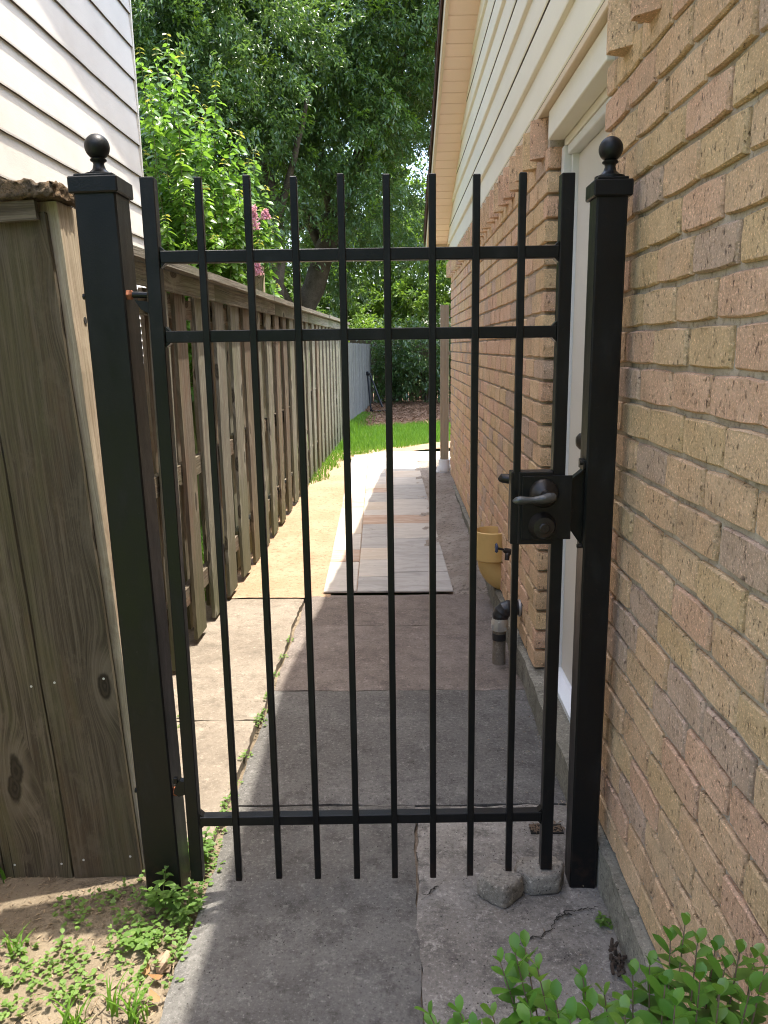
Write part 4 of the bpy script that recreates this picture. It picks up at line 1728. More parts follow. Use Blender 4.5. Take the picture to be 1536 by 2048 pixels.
# ------------------------------------------------------------------ crape myrtle over the fence
CT = [(-1.754, 5.9, 3.5), (-1.761, 6.1, 3.422), (-1.665, 6.0, 3.523), (-1.633, 6.2, 3.689), (-1.518, 6.1, 3.538), (-1.476, 6.3, 3.372), (-1.297, 6.2, 3.372), (-1.454, 6.5, 3.298), (-1.201, 6.2, 3.046), (-1.179, 6.4, 3.082), (-1.085, 6.2, 2.837), (-1.076, 6.5, 2.968), (-0.979, 6.3, 2.666), (-0.981, 6.1, 2.478), (-0.912, 6.3, 2.449), (-1.489, 5.8, 3.322), (-1.643, 5.7, 3.139), (-1.36, 5.9, 3.047), (-1.2, 5.9, 2.766), (-1.085, 5.8, 2.546), (-0.993, 6.0, 2.236), (-1.569, 5.6, 2.357), (-1.417, 5.6, 2.061), (-1.257, 5.7, 2.235), (-1.721, 5.7, 2.795), (-1.734, 5.7, 2.408), (-1.464, 5.7, 2.791), (-1.306, 5.7, 2.563), (-1.135, 5.8, 2.28), (-1.078, 6.0, 2.026), (-1.528, 5.5, 2.052), (-1.31, 5.7, 1.934)]
cm = random.Random(21)
for _ in range(44):
    f_ = cm.random()
    CT.append((-2.5 + 1.5 * f_ + cm.uniform(-.1, .1), cm.uniform(5.9, 7.3), 3.3 - 1.15 * f_ * cm.uniform(.6, 1.2) - cm.uniform(0, .8)))
cb = Vector((-1.62, 6.35, 0))
myr = thing('crape_myrtle', 'bright green crape myrtle with pink flowers rising over the fence', 'shrub', cb)
ML = [leaf_piece(.062, .032, LEAF_MYRTLE_P, i, False, .2, .35) for i in range(4)]
stems = MB()
LP, LD, LU, LL, LT = [], [], [], [], []
for i, tp_ in enumerate(CT):
    T = Vector(tp_)
    H = T.z
    S = cb + Vector(((T.x - cb.x) * .30, (T.y - cb.y) * .30, H * .40))
    Md = S.lerp(T, .5) + Vector(((T.x - cb.x) * .12, (T.y - cb.y) * .1, -.02))
    bend = Vector(((T.x - cb.x) * .10 + cm.uniform(-.04, .04), cm.uniform(-.05, .05), -.02))
    stems.tube([cb + Vector((cm.uniform(-.06, .06), cm.uniform(-.06, .06), 0)), S, Md, Md.lerp(T, .5) - bend * .3, T], [.016, .010, .006, .004, .0015], 5, False)
    nl = 38
    for k in range(nl):
        t = k / nl
        P = Md.lerp(T, 1 - t * 1.05) if t < .95 else Md
        ax = (T - Md).normalized()
        a = k * 2.4 + cm.uniform(-.3, .3)
        u = ax.orthogonal().normalized()
        v = ax.cross(u)
        for s in (0, math.pi):
            rad = u * math.cos(a + s) + v * math.sin(a + s)
            d = ax * .40 + rad * .85 + Vector((cm.uniform(-.2, .2), cm.uniform(-.2, .2), -.30 - .35 * cm.random()))
            LP.append(P - cb)
            LD.append(d)
            LU.append((rad * .5 + Vector((cm.uniform(-.6, .6), cm.uniform(-.8, .4), .75))))
            LL.append((.036 + .046 * min(1, k / 6)) * cm.uniform(.8, 1.2))
            LT.append(k < 2)
    # a few side shoots
    for q in range(5):
        P0 = S.lerp(T, cm.uniform(.25, .8))
        dr_ = Vector((cm.uniform(-.6, .6), cm.uniform(-.6, .3), cm.uniform(.1, .6))).normalized()
        ln = cm.uniform(.12, .28)
        stems.tube([P0, P0 + dr_ * ln], [.003, .001], 4, False)
        for k in range(11):
            P = P0 + dr_ * ln * (k + 1) / 11
            u = dr_.orthogonal().normalized()
            v = dr_.cross(u)
            a = k * 1.57
            for s in (0, math.pi):
                rad = u * math.cos(a + s) + v * math.sin(a + s)
                LP.append(P - cb)
                LD.append(dr_ * .5 + rad * .8 + Vector((0, 0, -.45)))
                LU.append(Vector((cm.uniform(-.7, .7), cm.uniform(-.9, .4), .8)))
                LL.append(.074 * cm.uniform(.7, 1.2))
                LT.append(False)
o = stems.build('stems', STEM, myr)
o.location = -cb
LP, LD, LU, LL, LT = np.array(LP), np.array(LD), np.array(LU), np.array(LL), np.array(LT)
W_ = LP + np.array(cb)      # clipped back round the tall fence post
k = ~((W_[:, 0] > -1.16) & (W_[:, 0] < -.90) & (W_[:, 1] < 6.50) & (W_[:, 2] < 2.16))
LP, LD, LU, LL, LT = LP[k], LD[k], LU[k], LL[k], LT[k]
# the leaves that show largest as single parts: nearest to the camera, above the fence
world_y = LP[:, 1] + cb.y
score = world_y + 3.0 * (LP[:, 2] < 1.86) + 5. * LT
ordr = np.argsort(score)
singles = ordr[:280]
for q, i in enumerate(singles):
    o = bpy.data.objects.new('leaf', ML[q % 4])
    COL.objects.link(o)
    o.parent = myr
    o.matrix_local = orient(LP[i], LD[i], LU[i]) @ Matrix.Scale(LL[i] / .062, 4)
keep = np.ones(len(LP), bool)
keep[singles] = False
a = keep & ~LT
V, F = leaf6(LP[a], LD[a], LU[a], LL[a], LL[a] * .52, .25, .3)
link('foliage', np_mesh('foliage', V, F, LEAF_MYRTLE, smooth=True), myr, kind='stuff')
a = keep & LT
V, F = leaf6(LP[a], LD[a], LU[a], LL[a], LL[a] * .52, .25, .3)
o = link('new_growth', np_mesh('new_growth', V, F, LEAF_MYRTLE_T, smooth=True), myr, kind='stuff')
for (c, h) in (((-0.975, 5.7, 2.345), .13), ((-1.005, 5.9, 2.03), .08), ((-.93, 5.9, 2.40), .05)):
    n = 260
    t = rng.uniform(0, 1, n)
    rr_ = .034 * np.sqrt(rng.uniform(0, 1, n)) * (1.1 - .7 * t)
    a = rng.uniform(0, 6.28, n)
    P = np.stack([rr_ * np.cos(a), rr_ * np.sin(a), (t - .5) * h * 1.2], 1) + np.array(c) - np.array(cb)
    V, F = leaf6(P, rdir(n), rdir(n), rng.uniform(.010, .018, n), rng.uniform(.010, .016, n))
    link('flower_cluster', np_mesh('flower_cluster', V, F, PETAL), myr)

# ------------------------------------------------------------------ trees
def limb(mb, pts, r0, r1, n=10):
    k = len(pts)
    # wobble and subdivide
    out = []
    rad = []
    for i in range(k - 1):
        for s in range(4):
            t = s / 4
            p = Vector(pts[i]).lerp(Vector(pts[i + 1]), t)
            g_t = (i + t) / (k - 1)
            out.append(p + Vector((random.uniform(-1, 1), random.uniform(-1, 1), random.uniform(-.4, .4))) * r0 * .18)
            rad.append(r0 + (r1 - r0) * g_t)
    out.append(Vector(pts[-1]))
    rad.append(r1)
    mb.tube(out, rad, n, True)


def crown(blobs, n_twigs, per, leafL, leafW, new_frac, void=None, seed=0, droop=.25):
    """leaf positions gathered on twigs spread through overlapping ellipsoids"""
    r = np.random.default_rng(seed)
    vol = np.array([b[1][0] * b[1][1] * b[1][2] for b in blobs]) ** .67
    pick = r.choice(len(blobs), n_twigs, p=vol / vol.sum())
    C_ = np.array([b[0] for b in blobs], float)[pick]
    S_ = np.array([b[1] for b in blobs], float)[pick]
    d = unit(r.normal(size=(n_twigs, 3)))
    rad = r.uniform(.30, 1.0, n_twigs) ** .55
    lump = 1 + .22 * np.sin(d[:, 0] * 7 + C_[:, 1]) * np.sin(d[:, 2] * 6 + C_[:, 0]) + .12 * np.sin(d[:, 1] * 13 + d[:, 2] * 9)
    P = C_ + d * S_ * (rad * lump)[:, None]
    # patchy gaps
    gap = np.sin(P[:, 0] * 2.1 + 1.3 * np.sin(P[:, 2] * 1.7)) * np.sin(P[:, 2] * 2.3 + 1.1 * np.sin(P[:, 1] * 1.9)) * np.sin(P[:, 1] * 1.6 + seed)
    ok = gap < .38
    if void is not None:
        a, b, rr0, rr1 = [np.array(q, float) for q in void]
        ab = b - a
        t = np.clip(((P - a) @ ab) / (ab @ ab), 0, 1)
        dist = np.linalg.norm(P - (a + t[:, None] * ab), axis=1)
        ok &= dist > (rr0 + (rr1 - rr0) * t) * (1 + .35 * np.sin(P[:, 2] * 9) * np.sin(P[:, 0] * 8))
    P, d = P[ok], d[ok]
    n = len(P)
    tw = unit(d * 1.0 + r.normal(size=(n, 3)) * .6 + np.array([0, 0, -droop]))
    tl = r.uniform(.25, .6, n)
    pos = np.repeat(P, per, 0)
    twd = np.repeat(tw, per, 0)
    t = r.uniform(0, 1, n * per)
    pos = pos + twd * (t * np.repeat(tl, per))[:, None] + r.normal(size=(n * per, 3)) * .05
    ld = unit(twd * .7 + r.normal(size=(n * per, 3)) * .65 + np.array([0, 0, -.15]))
    up = unit(r.normal(size=(n * per, 3)) * .55 + np.array([0, 0, 1.]))
    L = leafL * r.uniform(.7, 1.3, n * per)
    V, F = leaf_field(pos, ld, up, L, L * leafW)
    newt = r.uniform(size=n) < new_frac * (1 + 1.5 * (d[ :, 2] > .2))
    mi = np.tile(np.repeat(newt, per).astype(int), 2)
    return V, F, mi


def tree(name, label, base_, trunk, limbs_, blobs, n_twigs, per, L, W, new, mats, void=None, seed=0, group=None):
    t = thing(name, label, 'tree', base_, group=group)
    m = MB()
    limb(m, trunk[0], trunk[1], trunk[2], 12)
    o = m.build('trunk', BARK, t, True)
    o.location = -Vector(base_)
    for pts, r0, r1 in limbs_:
        m = MB()
        limb(m, pts, r0, r1, 8)
        o = m.build('limb', BARK, t, True)
        o.location = -Vector(base_)
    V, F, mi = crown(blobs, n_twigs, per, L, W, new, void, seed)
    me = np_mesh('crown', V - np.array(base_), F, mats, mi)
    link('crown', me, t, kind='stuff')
    return t


VOID = ((.15, 12.5, 4.15), (1.05, 34., 8.3), .30, .95)
LM = [LEAF_OAK, LEAF_NEW]
tree('shade_tree', 'large leafy tree with thick trunk leaning right behind the fence', (-2.75, 17.0, 0),
     ([(-2.75, 17, -.1), (-2.25, 17, 1.5), (-1.75, 17, 2.7), (-1.25, 17, 4.1), (-.65, 17, 5.3), (.4, 17.2, 7.5)], .30, .13),
     [([(-1.25, 17, 4.1), (-1.6, 16.8, 5.6), (-1.7, 17, 8)], .15, .06), ([(-.75, 17, 5.2), (-.2, 16.2, 5.6), (.7, 15.6, 6.6)], .13, .04),
      ([(-2.1, 17, 2.0), (-2.6, 16.2, 3.3), (-3.6, 15.6, 4.2)], .11, .04), ([(-1.5, 17, 3.4), (-2.2, 17.8, 5), (-3.5, 18, 7)], .12, .04),
      ([(-1.2, 17.0, 4.2), (-2.0, 16.2, 3.75), (-2.9, 15.9, 3.9)], .07, .03)],
     [((-1.2, 18.2, 9.2), (3.6, 3.6, 3.6)), ((.9, 19.5, 7.2), (2.4, 2.0, 1.8)), ((-1.6, 20, 6.0), (2.4, 2.0, 2.0)), ((-3.4, 17.0, 7.2), (2.6, 2.8, 2.8)), ((.2, 16.0, 7.2), (1.7, 1.9, 1.8)), ((1.2, 17.4, 9.2), (2.6, 3, 2.6)),
      ((-2.6, 15.3, 4.7), (1.5, 1.4, 1.2)), ((-.7, 15.6, 5.6), (1.3, 1.4, 1.2)), ((-.45, 16.0, 4.2), (.9, 1.3, .8)), ((.55, 16.3, 3.7), (.8, 1.0, .55)), ((-1.0, 18.0, 3.4), (1.0, 1.0, .8)), ((-1.6, 15.2, 6.6), (1.8, 1.5, 1.5)),
      ((-3.9, 14.9, 5.6), (1.6, 1.5, 1.6)), ((3.4, 17.5, 7.8), (2.2, 2.8, 2.4)), ((.9, 15.4, 8.8), (1.5, 1.4, 1.6)), ((-3.2, 15.3, 8.6), (2, 1.7, 1.8))],
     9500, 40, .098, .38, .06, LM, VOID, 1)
tree('shade_tree', 'dark leafy tree with upright trunk just behind the crape myrtle', (-2.35, 14.6, 0),
     ([(-2.35, 14.6, -.1), (-2.28, 14.6, 1.5), (-2.15, 14.6, 3.0), (-2.3, 14.7, 5.0), (-2.9, 14.6, 7.2)], .24, .09),
     [([(-2.2, 14.6, 3.0), (-2.9, 14.0, 4.2), (-3.9, 13.6, 5.2)], .09, .03), ([(-2.2, 14.6, 3.4), (-1.7, 14.2, 4.6), (-1.4, 14.0, 5.6)], .08, .03)],
     [((-3.6, 13.6, 5.2), (1.7, 1.5, 1.6)), ((-4.4, 13.6, 7.2), (1.9, 1.6, 1.8)), ((-2.6, 13.9, 6.6), (1.5, 1.3, 1.4)), ((-4.6, 13.8, 3.4), (1.5, 1.3, 1.2)), ((-3.1, 14.2, 3.6), (1.2, 1.0, 1.0)), ((-6.2, 13.8, 5.6), (1.6, 1.5, 2.0))],
     3900, 40, .092, .38, .05, LM, None, 2)
BM = [LEAF_BACK, LEAF_NEW]
far = [('far_tree', 'sunlit yellow green tree seen past the house eave', (2.2, 27, 0), [((1.8, 27, 4.2), (2.4, 2.2, 1.9)), ((1.3, 26, 2.6), (2.0, 1.6, 1.3)), ((4.6, 28, 5.5), (2.6, 2.4, 3))], 11),
       ('far_tree', 'sunlit tree between the two dark trunks', (-4.4, 28, 0), [((-4.2, 28, 5.2), (2.8, 2.2, 2.4)), ((-5.2, 27, 2.8), (2.4, 1.8, 1.8)), ((-2.4, 26.6, 3.0), (1.7, 1.5, 1.4))], 12),
       ('far_tree', 'rounded green tree in the middle beyond the back fence', (-.6, 29, 0), [((-.5, 29, 4.4), (2.4, 2.2, 1.8)), ((-.9, 27.4, 2.5), (1.8, 1.4, 1.2)), ((-1.4, 30, 6.6), (2.6, 2.4, 2.2))], 13),
       ('far_tree', 'tall pale green tree at the far left behind the house', (-9, 30, 0), [((-9, 30, 6), (3.6, 2.6, 4)), ((-12, 29, 4.5), (3, 2.4, 3.2)), ((-7.2, 29, 3.4), (2.2, 1.8, 2.2))], 14),
       ('far_tree', 'tall dense tree at the far right behind the brick house', (8.5, 30, 0), [((8, 30, 6), (3.4, 2.6, 4)), ((12, 29, 5), (3.2, 2.4, 3.6)), ((6, 29, 3), (2.2, 1.8, 2.0))], 15)]
for nm, lb, b_, bl, sd in far:
    tree(nm, lb, b_, ([(b_[0], b_[1], -.1), (b_[0] + .15, b_[1], 2), (b_[0] - .1, b_[1] + .1, 4.5)], .2, .08), [([(b_[0] + .1, b_[1], 1.8), (b_[0] + .9, b_[1] - .4, 3.6)], .08, .03)],
         bl, 1250, 30, .16, .5, .12, BM, None, sd, 'trees beyond the back fence')
for q, (x, y) in enumerate([(-5.0, -11.0), (.6, -12.5), (6.2, -11.5)]):  # unseen trees, added to block horizon sky and darken reflections on the posts
    tree('added_tree', ('unseen green tree added behind the viewer on the left for darker reflections', 'unseen green tree added straight behind the viewer for darker reflections', 'unseen green tree added behind the viewer on the right for darker reflections')[q], (x, y, -.06),
         ([(x, y, -.1), (x + .1, y, 1.6), (x, y, 4.0)], .2, .09), [([(x, y, 1.9), (x + 1, y + .3, 3.6)], .08, .03)],
         [((x, y, 4.6), (3.2, 2.4, 2.6)), ((x + 1.4, y, 2.6), (2.2, 1.8, 1.6)), ((x - 1.6, y, 2.4), (2.0, 1.8, 1.6))], 700, 24, .26, .55, .05, BM, None, 60 + q, 'unseen trees added behind the viewer')
# shrubs in the shade before the back fence
for q, (x, y, h, w, lb) in enumerate([(.75, 19.5, 1.9, .9, 'dark shrub in the shade right of the far corner'), (-.1, 19.7, 1.75, .6, 'thin dark shrub at the left end of the back fence'), (2.0, 19.6, 2.2, 1.1, 'wide dark shrub hidden mostly behind the house corner')]):
    t = thing('yard_shrub', lb, 'shrub', (x, y, .1), group='shrubs before the back fence')
    m = MB()
    for k in range(6):
        a = k * 1.05
        m.tube([(.03 * math.cos(a), .03 * math.sin(a), -.05), (.18 * w * math.cos(a), .12 * math.sin(a), h * .45), (.42 * w * math.cos(a), .25 * math.sin(a), h * .85)], [.02, .014, .006], 6, False)
    m.build('stems', BARK, t)
    V, F, mi = crown([((0, 0, h * .68), (w * .7, .45, h * .38)), ((-.3 * w, -.1, h * .42), (w * .45, .35, h * .28)), ((.35 * w, 0, h * .4), (w * .4, .35, h * .28))], 190, 26, .10, .42, .02, None, 30 + q)
    link('foliage', np_mesh('foliage', V, F, LM, mi), t, kind='stuff')
# small sunlit bush peeping over the far end of the grey fence
t = thing('garden_bush', 'small bright green bush showing over the end of the fence', 'bush', (-.95, 21.8, 0))
m = MB()
for k in range(5):
    m.tube([(0, 0, 0), (.15 * math.cos(k * 1.3), .1 * math.sin(k * 1.3), 1.2), (.4 * math.cos(k * 1.3), .25 * math.sin(k * 1.3), 2.0)], [.02, .014, .005], 6, False)
m.build('stems', BARK, t)
V, F, mi = crown([((0, 0, 1.6), (.65, .5, .55)), ((.5, .1, 1.45), (.45, .4, .4))], 170, 24, .11, .5, .5, None, 41)
link('foliage', np_mesh('foliage', V, F, BM, mi), t, kind='stuff')

# ------------------------------------------------------------------ lawn, weeds, grass, dry leaves
def inpoly(px, py, poly):
    c = np.zeros(px.shape, bool)
    j = len(poly) - 1
    for i in range(len(poly)):
        xi, yi = poly[i]
        xj, yj = poly[j]
        c ^= ((yi > py) != (yj > py)) & (px < (xj - xi) * (py - yi) / (yj - yi + 1e-12) + xi)
        j = i
    return c


def blades(xs, ys, zs, h, w, lean=.35, seed=0):
    r = np.random.default_rng(seed)
    n = len(xs)
    a = r.uniform(0, 6.283, n)
    b = r.uniform(0, 6.283, n)
    P = np.stack([xs, ys, zs], 1)
    s = np.stack([np.cos(a), np.sin(a), np.zeros(n)], 1) * (w / 2)[:, None]
    ln = np.stack([np.cos(b), np.sin(b), np.zeros(n)], 1) * (h * lean * r.uniform(.2, 1.2, n))[:, None]
    up = np.array([[0, 0, 1.]]) * h[:, None]
    V = np.stack([P - s, P + s, P + s * .7 + up * .55 + ln * .35, P - s * .7 + up * .55 + ln * .35, P + up * .95 + ln], 1).reshape(-1, 3)
    k = np.arange(n)[:, None] * 5
    F = np.concatenate([k + np.array([[0, 1, 2]]), k + np.array([[0, 2, 3]]), k + np.array([[3, 2, 4]])], 0)
    return V, F


lawn_poly = [(-.98, 7.6), (-.78, 8.1), (-.66, 9.4), (-.60, 9.75), (-.22, 10.3), (.2, 10.8), (.7, 11.4), (3.5, 12.0), (3.5, 14.5), (.9, 14.2), (.0, 13.8), (-.62, 13.4), (-1.05, 13.1)]
n = 60000
xs, ys = rng.uniform(-1.05, 3.5, n), rng.uniform(7.6, 14.6, n)
k = inpoly(xs + .05 * np.sin(ys * 9), ys + .07 * np.sin(xs * 11), lawn_poly)
xs, ys = xs[k], ys[k]
V, F = blades(xs, ys, gz(ys) - .01, rng.uniform(.05, .115, len(xs)), rng.uniform(.006, .011, len(xs)), .5, 1)
o = link('lawn_grass', np_mesh('lawn_grass', V, F, GRASS), kind='stuff')
o['label'] = 'sunlit green lawn grass beyond the stone path'
o['category'] = 'grass'
# grass along the foot of the grey fence, and beyond the fence
n = 2600
ys = rng.uniform(12.2, 16.5, n)
xs = -.86 + (ys - 12.3) * .033 + rng.exponential(.06, n)
V, F = blades(xs, ys, gz(ys), rng.uniform(.06, .22, n) * (1 - (ys - 12.2) / 6), rng.uniform(.008, .014, n), .4, 2)
n = 9000
xs, ys = rng.uniform(-1.58, -1.12, n), rng.uniform(1.9, 8.5, n)
V2, F2 = blades(xs, ys, gz(ys) - .03, rng.uniform(.05, .16, n), rng.uniform(.006, .010, n), .5, 3)
o = link('fence_grass', np_mesh('fence_grass', np.concatenate([V, V2]), np.concatenate([F, F2 + len(V)]), GRASS), kind='stuff')
o['label'] = 'rough grass growing along the fence foot'
o['category'] = 'grass'
# chips and needles on the mulch
n = 5000
xs, ys = rng.uniform(-.8, 2.2, n), rng.uniform(13.6, 19.8, n)
V, F = leaf_field(np.stack([xs, ys, gz(ys) + .02 + .012 * rng.uniform(size=n)], 1), rdir(n) * [1, 1, .15], np.tile([0, 0, 1.], (n, 1)), rng.uniform(.04, .12, n), rng.uniform(.008, .03, n))
o = link('mulch_chips', np_mesh('mulch_chips', V, F, m_leaf('chip', (.16, .09, .05), (.36, .24, .15), .0, .8, .2)), kind='stuff')
o['label'] = 'brown bark chips and needles on the shaded bed'
o['category'] = 'mulch'

WEED = [(-0.967, 1.681), (-0.89, 1.675), (-0.814, 1.669), (-0.831, 1.582), (-0.91, 1.61), (-0.926, 1.56), (-0.804, 1.549), (-0.736, 1.538), (-0.69, 1.681), (-0.768, 1.718), (-0.699, 1.764), (-0.631, 1.777), (-0.677, 1.898), (-0.566, 1.825), (-0.56, 1.763), (-0.746, 1.847), (-0.877, 1.825), (-0.916, 1.812), (-0.827, 1.811), (-0.786, 1.847), (-0.899, 1.487), (-0.881, 1.502), (-0.774, 1.582), (-0.64, 2.025), (-0.592, 1.944), (-0.565, 1.90), (-0.678, 1.645), (-0.555, 1.656), (-0.581, 1.549), (-0.856, 1.538), (-.60, 2.06), (-.575, 1.99), (-.62, 1.98), (-.66, 1.74), (-.63, 1.70), (-.575, 1.86), (-.57, 1.72), (-.58, 1.66), (-.60, 1.88), (-.585, 1.78), (-.62, 1.62), (-.70, 1.70), (-.60, 1.72), (-.95, 1.60), (-.86, 1.62), (-.99, 1.55), (-.93, 1.48), (-.585, 2.05)]
JOINT = [(-0.563, 2.90), (-0.563, 2.87), (-0.562, 2.60), (-0.562, 2.266), (-0.562, 2.13), (-.563, 2.30), (-.563, 2.40), (-.564, 3.10), (-.564, 3.3), (-.562, 3.55), (-.562, 2.2), (-.561, 2.95), (-.562, 3.75), (-.87, 2.89), (-.91, 2.885)]
wr = np.random.default_rng(77)
P, D, U, L_ = [], [], [], []
for q, (x, y) in enumerate(WEED + JOINT):
    j = q >= len(WEED)
    for s in range(3 if j else 3):
        sx, sy = x + wr.normal() * (.006 if j else .030), y + wr.normal() * (.03 if j else .028)
        hgt = wr.uniform(.008, .022) if j else wr.uniform(.012, .045)
        for k in range(9):
            a = k * 2.1 + wr.uniform(-.3, .3)
            rr_ = wr.uniform(.003, .016)
            zb = -.022 if not j else -.006
            P.append((sx + rr_ * math.cos(a), sy + rr_ * math.sin(a), zb + hgt * (.35 + .65 * k / 9)))
            D.append((math.cos(a), math.sin(a), wr.uniform(-.1, .45)))
            U.append((wr.normal() * .25, wr.normal() * .25, 1))
            L_.append(wr.uniform(.008, .019) * (.8 if j else 1))
L_ = np.array(L_)
V, F = leaf6(np.array(P), np.array(D), np.array(U), L_, L_ * .72, .15, .15)
o = link('weeds', np_mesh('weeds', V, F, LEAF_WEED, smooth=True), kind='stuff')
o['label'] = 'low round leaved weeds on the bare soil and in the slab joint'
o['category'] = 'weeds'

WLEAF = [leaf_piece(.034, .020, LEAF_WEED_P, 90 + i, False, .2, .25) for i in range(3)]
def weed_plant(name, label, x, y, h, nst, spread, sc, seed, grp=None):
    r = random.Random(seed)
    t = thing(name, label, 'weed', (x, y, -.03), group=grp)
    m = MB()
    for s in range(nst):
        a = s / nst * 6.28 + r.uniform(-.4, .4)
        tip = Vector((spread * math.cos(a) * r.uniform(.5, 1.1), spread * math.sin(a) * r.uniform(.5, 1.1), h * r.uniform(.7, 1.1)))
        md = Vector((tip.x * .35, tip.y * .35, tip.z * .55))
        m.tube([(0, 0, 0), md, tip], [.0022, .0016, .0008], 5, False)
        for k in range(5):
            tt = 1 - k * .2
            p = md.lerp(tip, tt * 1.0) if tt > .3 else Vector((0, 0, 0)).lerp(md, .8)
            for q in (0, math.pi):
                b = k * 1.57 + a + q
                d = Vector((math.cos(b), math.sin(b), .25 + .3 * (k == 0)))
                o = bpy.data.objects.new('leaf', WLEAF[k % 3])
                COL.objects.link(o)
                o.parent = t
                o.matrix_local = orient(p, d, (r.uniform(-.2, .2), r.uniform(-.2, .2), 1)) @ Matrix.Scale(sc * (.6 + .12 * k) * r.uniform(.85, 1.15), 4)
    m.build('stem', STEM, t)
    return t


weed_plant('weed_plant', 'tallest leafy weed standing in front of the left gate post foot', -.640, 1.800, .125, 4, .045, 1.0, 1, 'leafy weeds by the left post')
weed_plant('weed_plant', 'bushy weed at the slab edge right of the left gate post', -.572, 1.795, .075, 5, .040, .85, 2, 'leafy weeds by the left post')
weed_plant('weed_plant', 'low spreading weed nearest the camera below the left gate post', -.665, 1.690, .060, 6, .060, .8, 3, 'leafy weeds by the left post')
weed_plant('weed_plant', 'weed under the hinge side of the gate behind the left post', -.590, 2.030, .080, 5, .045, .9, 4, 'leafy weeds by the left post')
weed_plant('weed_sprig', 'single weak weed sprig at the foot of the brick wall', .516, 1.745, .04, 3, .02, .7, 6)


def grass_tuft(label, x, y, n, h, seed):
    t = thing('grass_tuft', label, 'grass tuft', (x, y, -.03), group='grass tufts on the bare soil')
    r = random.Random(seed)
    for k in range(n):
        m = MB()
        a = r.uniform(0, 6.28)
        hh = h * r.uniform(.6, 1.15)
        out = hh * r.uniform(.25, .8)
        w = r.uniform(.0028, .0048)
        dx, dy = math.cos(a), math.sin(a)
        pr = []
        for q in range(5):
            s = q / 4
            c = Vector((dx * out * s * s + r.uniform(-.002, .002), dy * out * s * s, hh * (s - .38 * s * s * (out / hh))))
            ww = w * (1 - s) ** .6
            pr.append((c - Vector((-dy, dx, 0)) * ww, c + Vector((-dy, dx, 0)) * ww))
        for q in range(4):
            m.poly([pr[q][0], pr[q][1], pr[q + 1][1], pr[q + 1][0]])
        m.build('blade', GRASS, t, True, loc=(r.uniform(-.02, .02), r.uniform(-.02, .02), 0))
    return t


grass_tuft('grass tuft at the left edge below the board panel', -.965, 1.672, 14, .075, 1)
grass_tuft('widest grass tuft at the bottom edge of the photo', -.735, 1.455, 24, .10, 2)
grass_tuft('grass tuft leaning over the walkway edge', -.600, 1.475, 18, .10, 3)
grass_tuft('tuft with one long arched blade on the bare soil', -.665, 1.500, 10, .12, 4)

m = MB()
r = np.random.default_rng(3)
for lv, s in ((0, .8), (.3, 1), (.7, .85), (1., .45)):
    for k in range(9):
        a = k / 9 * 6.283
        m.v.append(((.020 * math.cos(a)) * s + r.normal() * .003, (.034 * math.sin(a)) * s + r.normal() * .003, lv * .038 + r.normal() * .002))
for l in range(3):
    for k in range(9):
        m.f.append((l * 9 + k, l * 9 + (k + 1) % 9, (l + 1) * 9 + (k + 1) % 9, (l + 1) * 9 + k))
        m.mi.append(0)
m.f += [tuple(range(27, 36)), tuple(range(8, -1, -1))]
m.mi += [0, 0]
o = m.build('rock', m_plain('tan_rock', (.36, .25, .165), .9, .3, 40, .5))
o.location = (-.588, 1.632, -.032)
o.rotation_euler = (R_(-15), R_(8), R_(-15))
tag(o, 'tan brown rock on the soil beside the walkway edge', 'rock')
DLs = [leaf_piece(.045, .028, DRYLEAF, 130 + i, False, -.35, -.25) for i in range(3)]
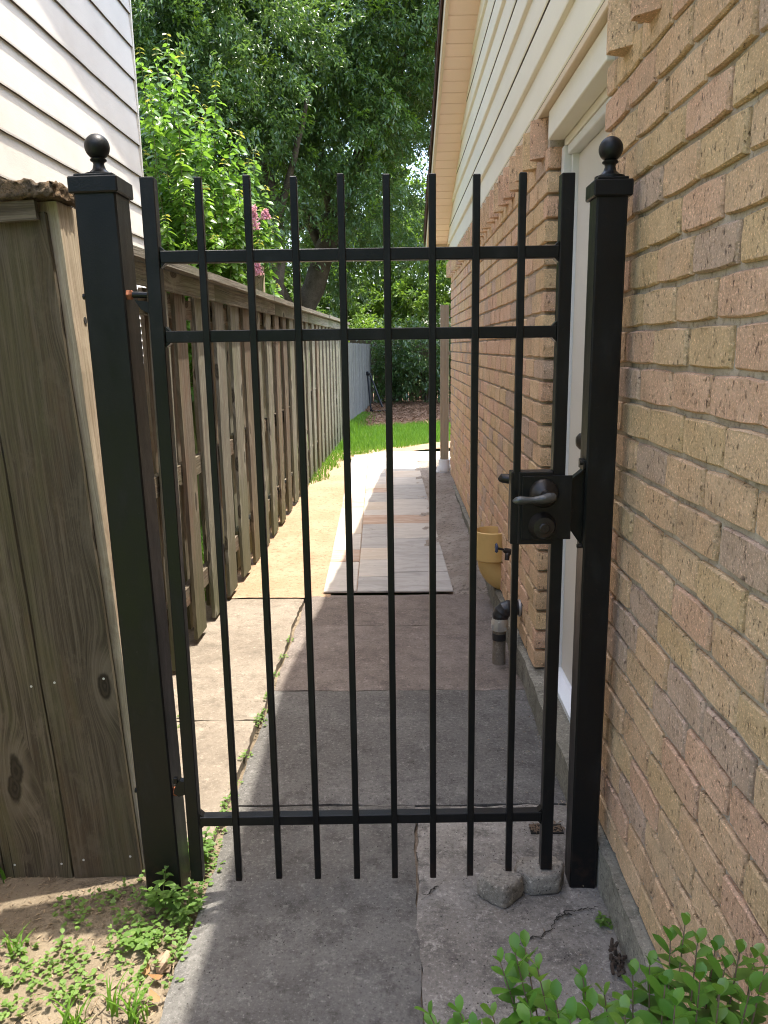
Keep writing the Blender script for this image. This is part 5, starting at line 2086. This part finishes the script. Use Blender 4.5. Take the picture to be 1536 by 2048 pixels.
for q, (x, y, lb, a) in enumerate([(-.618, 1.598, 'curled dry leaf just left of the tan rock', .4), (-.578, 1.596, 'small dry leaf just below the tan rock', 2.0), (-.563, 1.520, 'orange brown dry leaf near the slab edge among grass', 1.0), (-.606, 1.455, 'dry leaf under the grass at the bottom edge', 2.6)]):
    o = link('dry_leaf', DLs[q % 3], None, (x, y, -.018), rot=(R_(10), R_(5), a), scale=(.8, .8, .8))
    tag(o, lb, 'dry leaf', 'dry leaves on the bare soil')
# debris by the wall foot
m = MB()
r = np.random.default_rng(8)
for k in range(26):
    c = Vector((r.normal() * .009, r.normal() * .022, .010 + abs(r.normal()) * .006))
    m.tube([c, c + Vector(tuple(r.normal(size=3) * .010))], [.005, .004], 5)
o = m.build('leaf_clump', m_plain('dead_leaf', (.05, .035, .025), .8, .3, 60, .3))
o.location = (.508, 1.615, 0)
tag(o, 'dark clump of dead leaf lying against the foundation', 'debris')
n = 2600
xs, ys = rng.uniform(-1.25, -.555, n), rng.uniform(1.25, 2.08, n)
dd = rdir(n) * [1, 1, .12]
V, F = leaf_field(np.stack([xs, ys, np.full(n, -.021) + rng.uniform(-.004, .004, n)], 1), dd, np.tile([0, 0, 1.], (n, 1)), rng.uniform(.004, .03, n), rng.uniform(.0015, .005, n))
o = link('soil_litter', np_mesh('soil_litter', V, F, m_leaf('soil_bits', (.06, .042, .028), (.36, .27, .17), 0., .9, .1)), kind='stuff')
o['label'] = 'dead grass, twigs and crumbs strewn on the bare soil'
o['category'] = 'litter'
n = 420
xs = np.where(rng.uniform(size=n) < .5, .535 - rng.exponential(.02, n), rng.uniform(.33, .54, n))
ys = np.where(rng.uniform(size=n) < .6, rng.uniform(.9, 4.4, n), rng.uniform(4.2, 4.6, n))
V, F = leaf_field(np.stack([xs, ys, np.full(n, .0055)], 1), rdir(n) * [1, 1, .1], np.tile([0, 0, 1.], (n, 1)), rng.uniform(.004, .018, n), rng.uniform(.002, .005, n))
o = link('litter', np_mesh('litter', V, F, m_leaf('litter_bits', (.10, .07, .045), (.36, .30, .22), 0., .9, .1)), kind='stuff')
o['label'] = 'small dry leaf scraps along the foot of the brick wall'
o['category'] = 'litter'

bpy.context.view_layer.update()
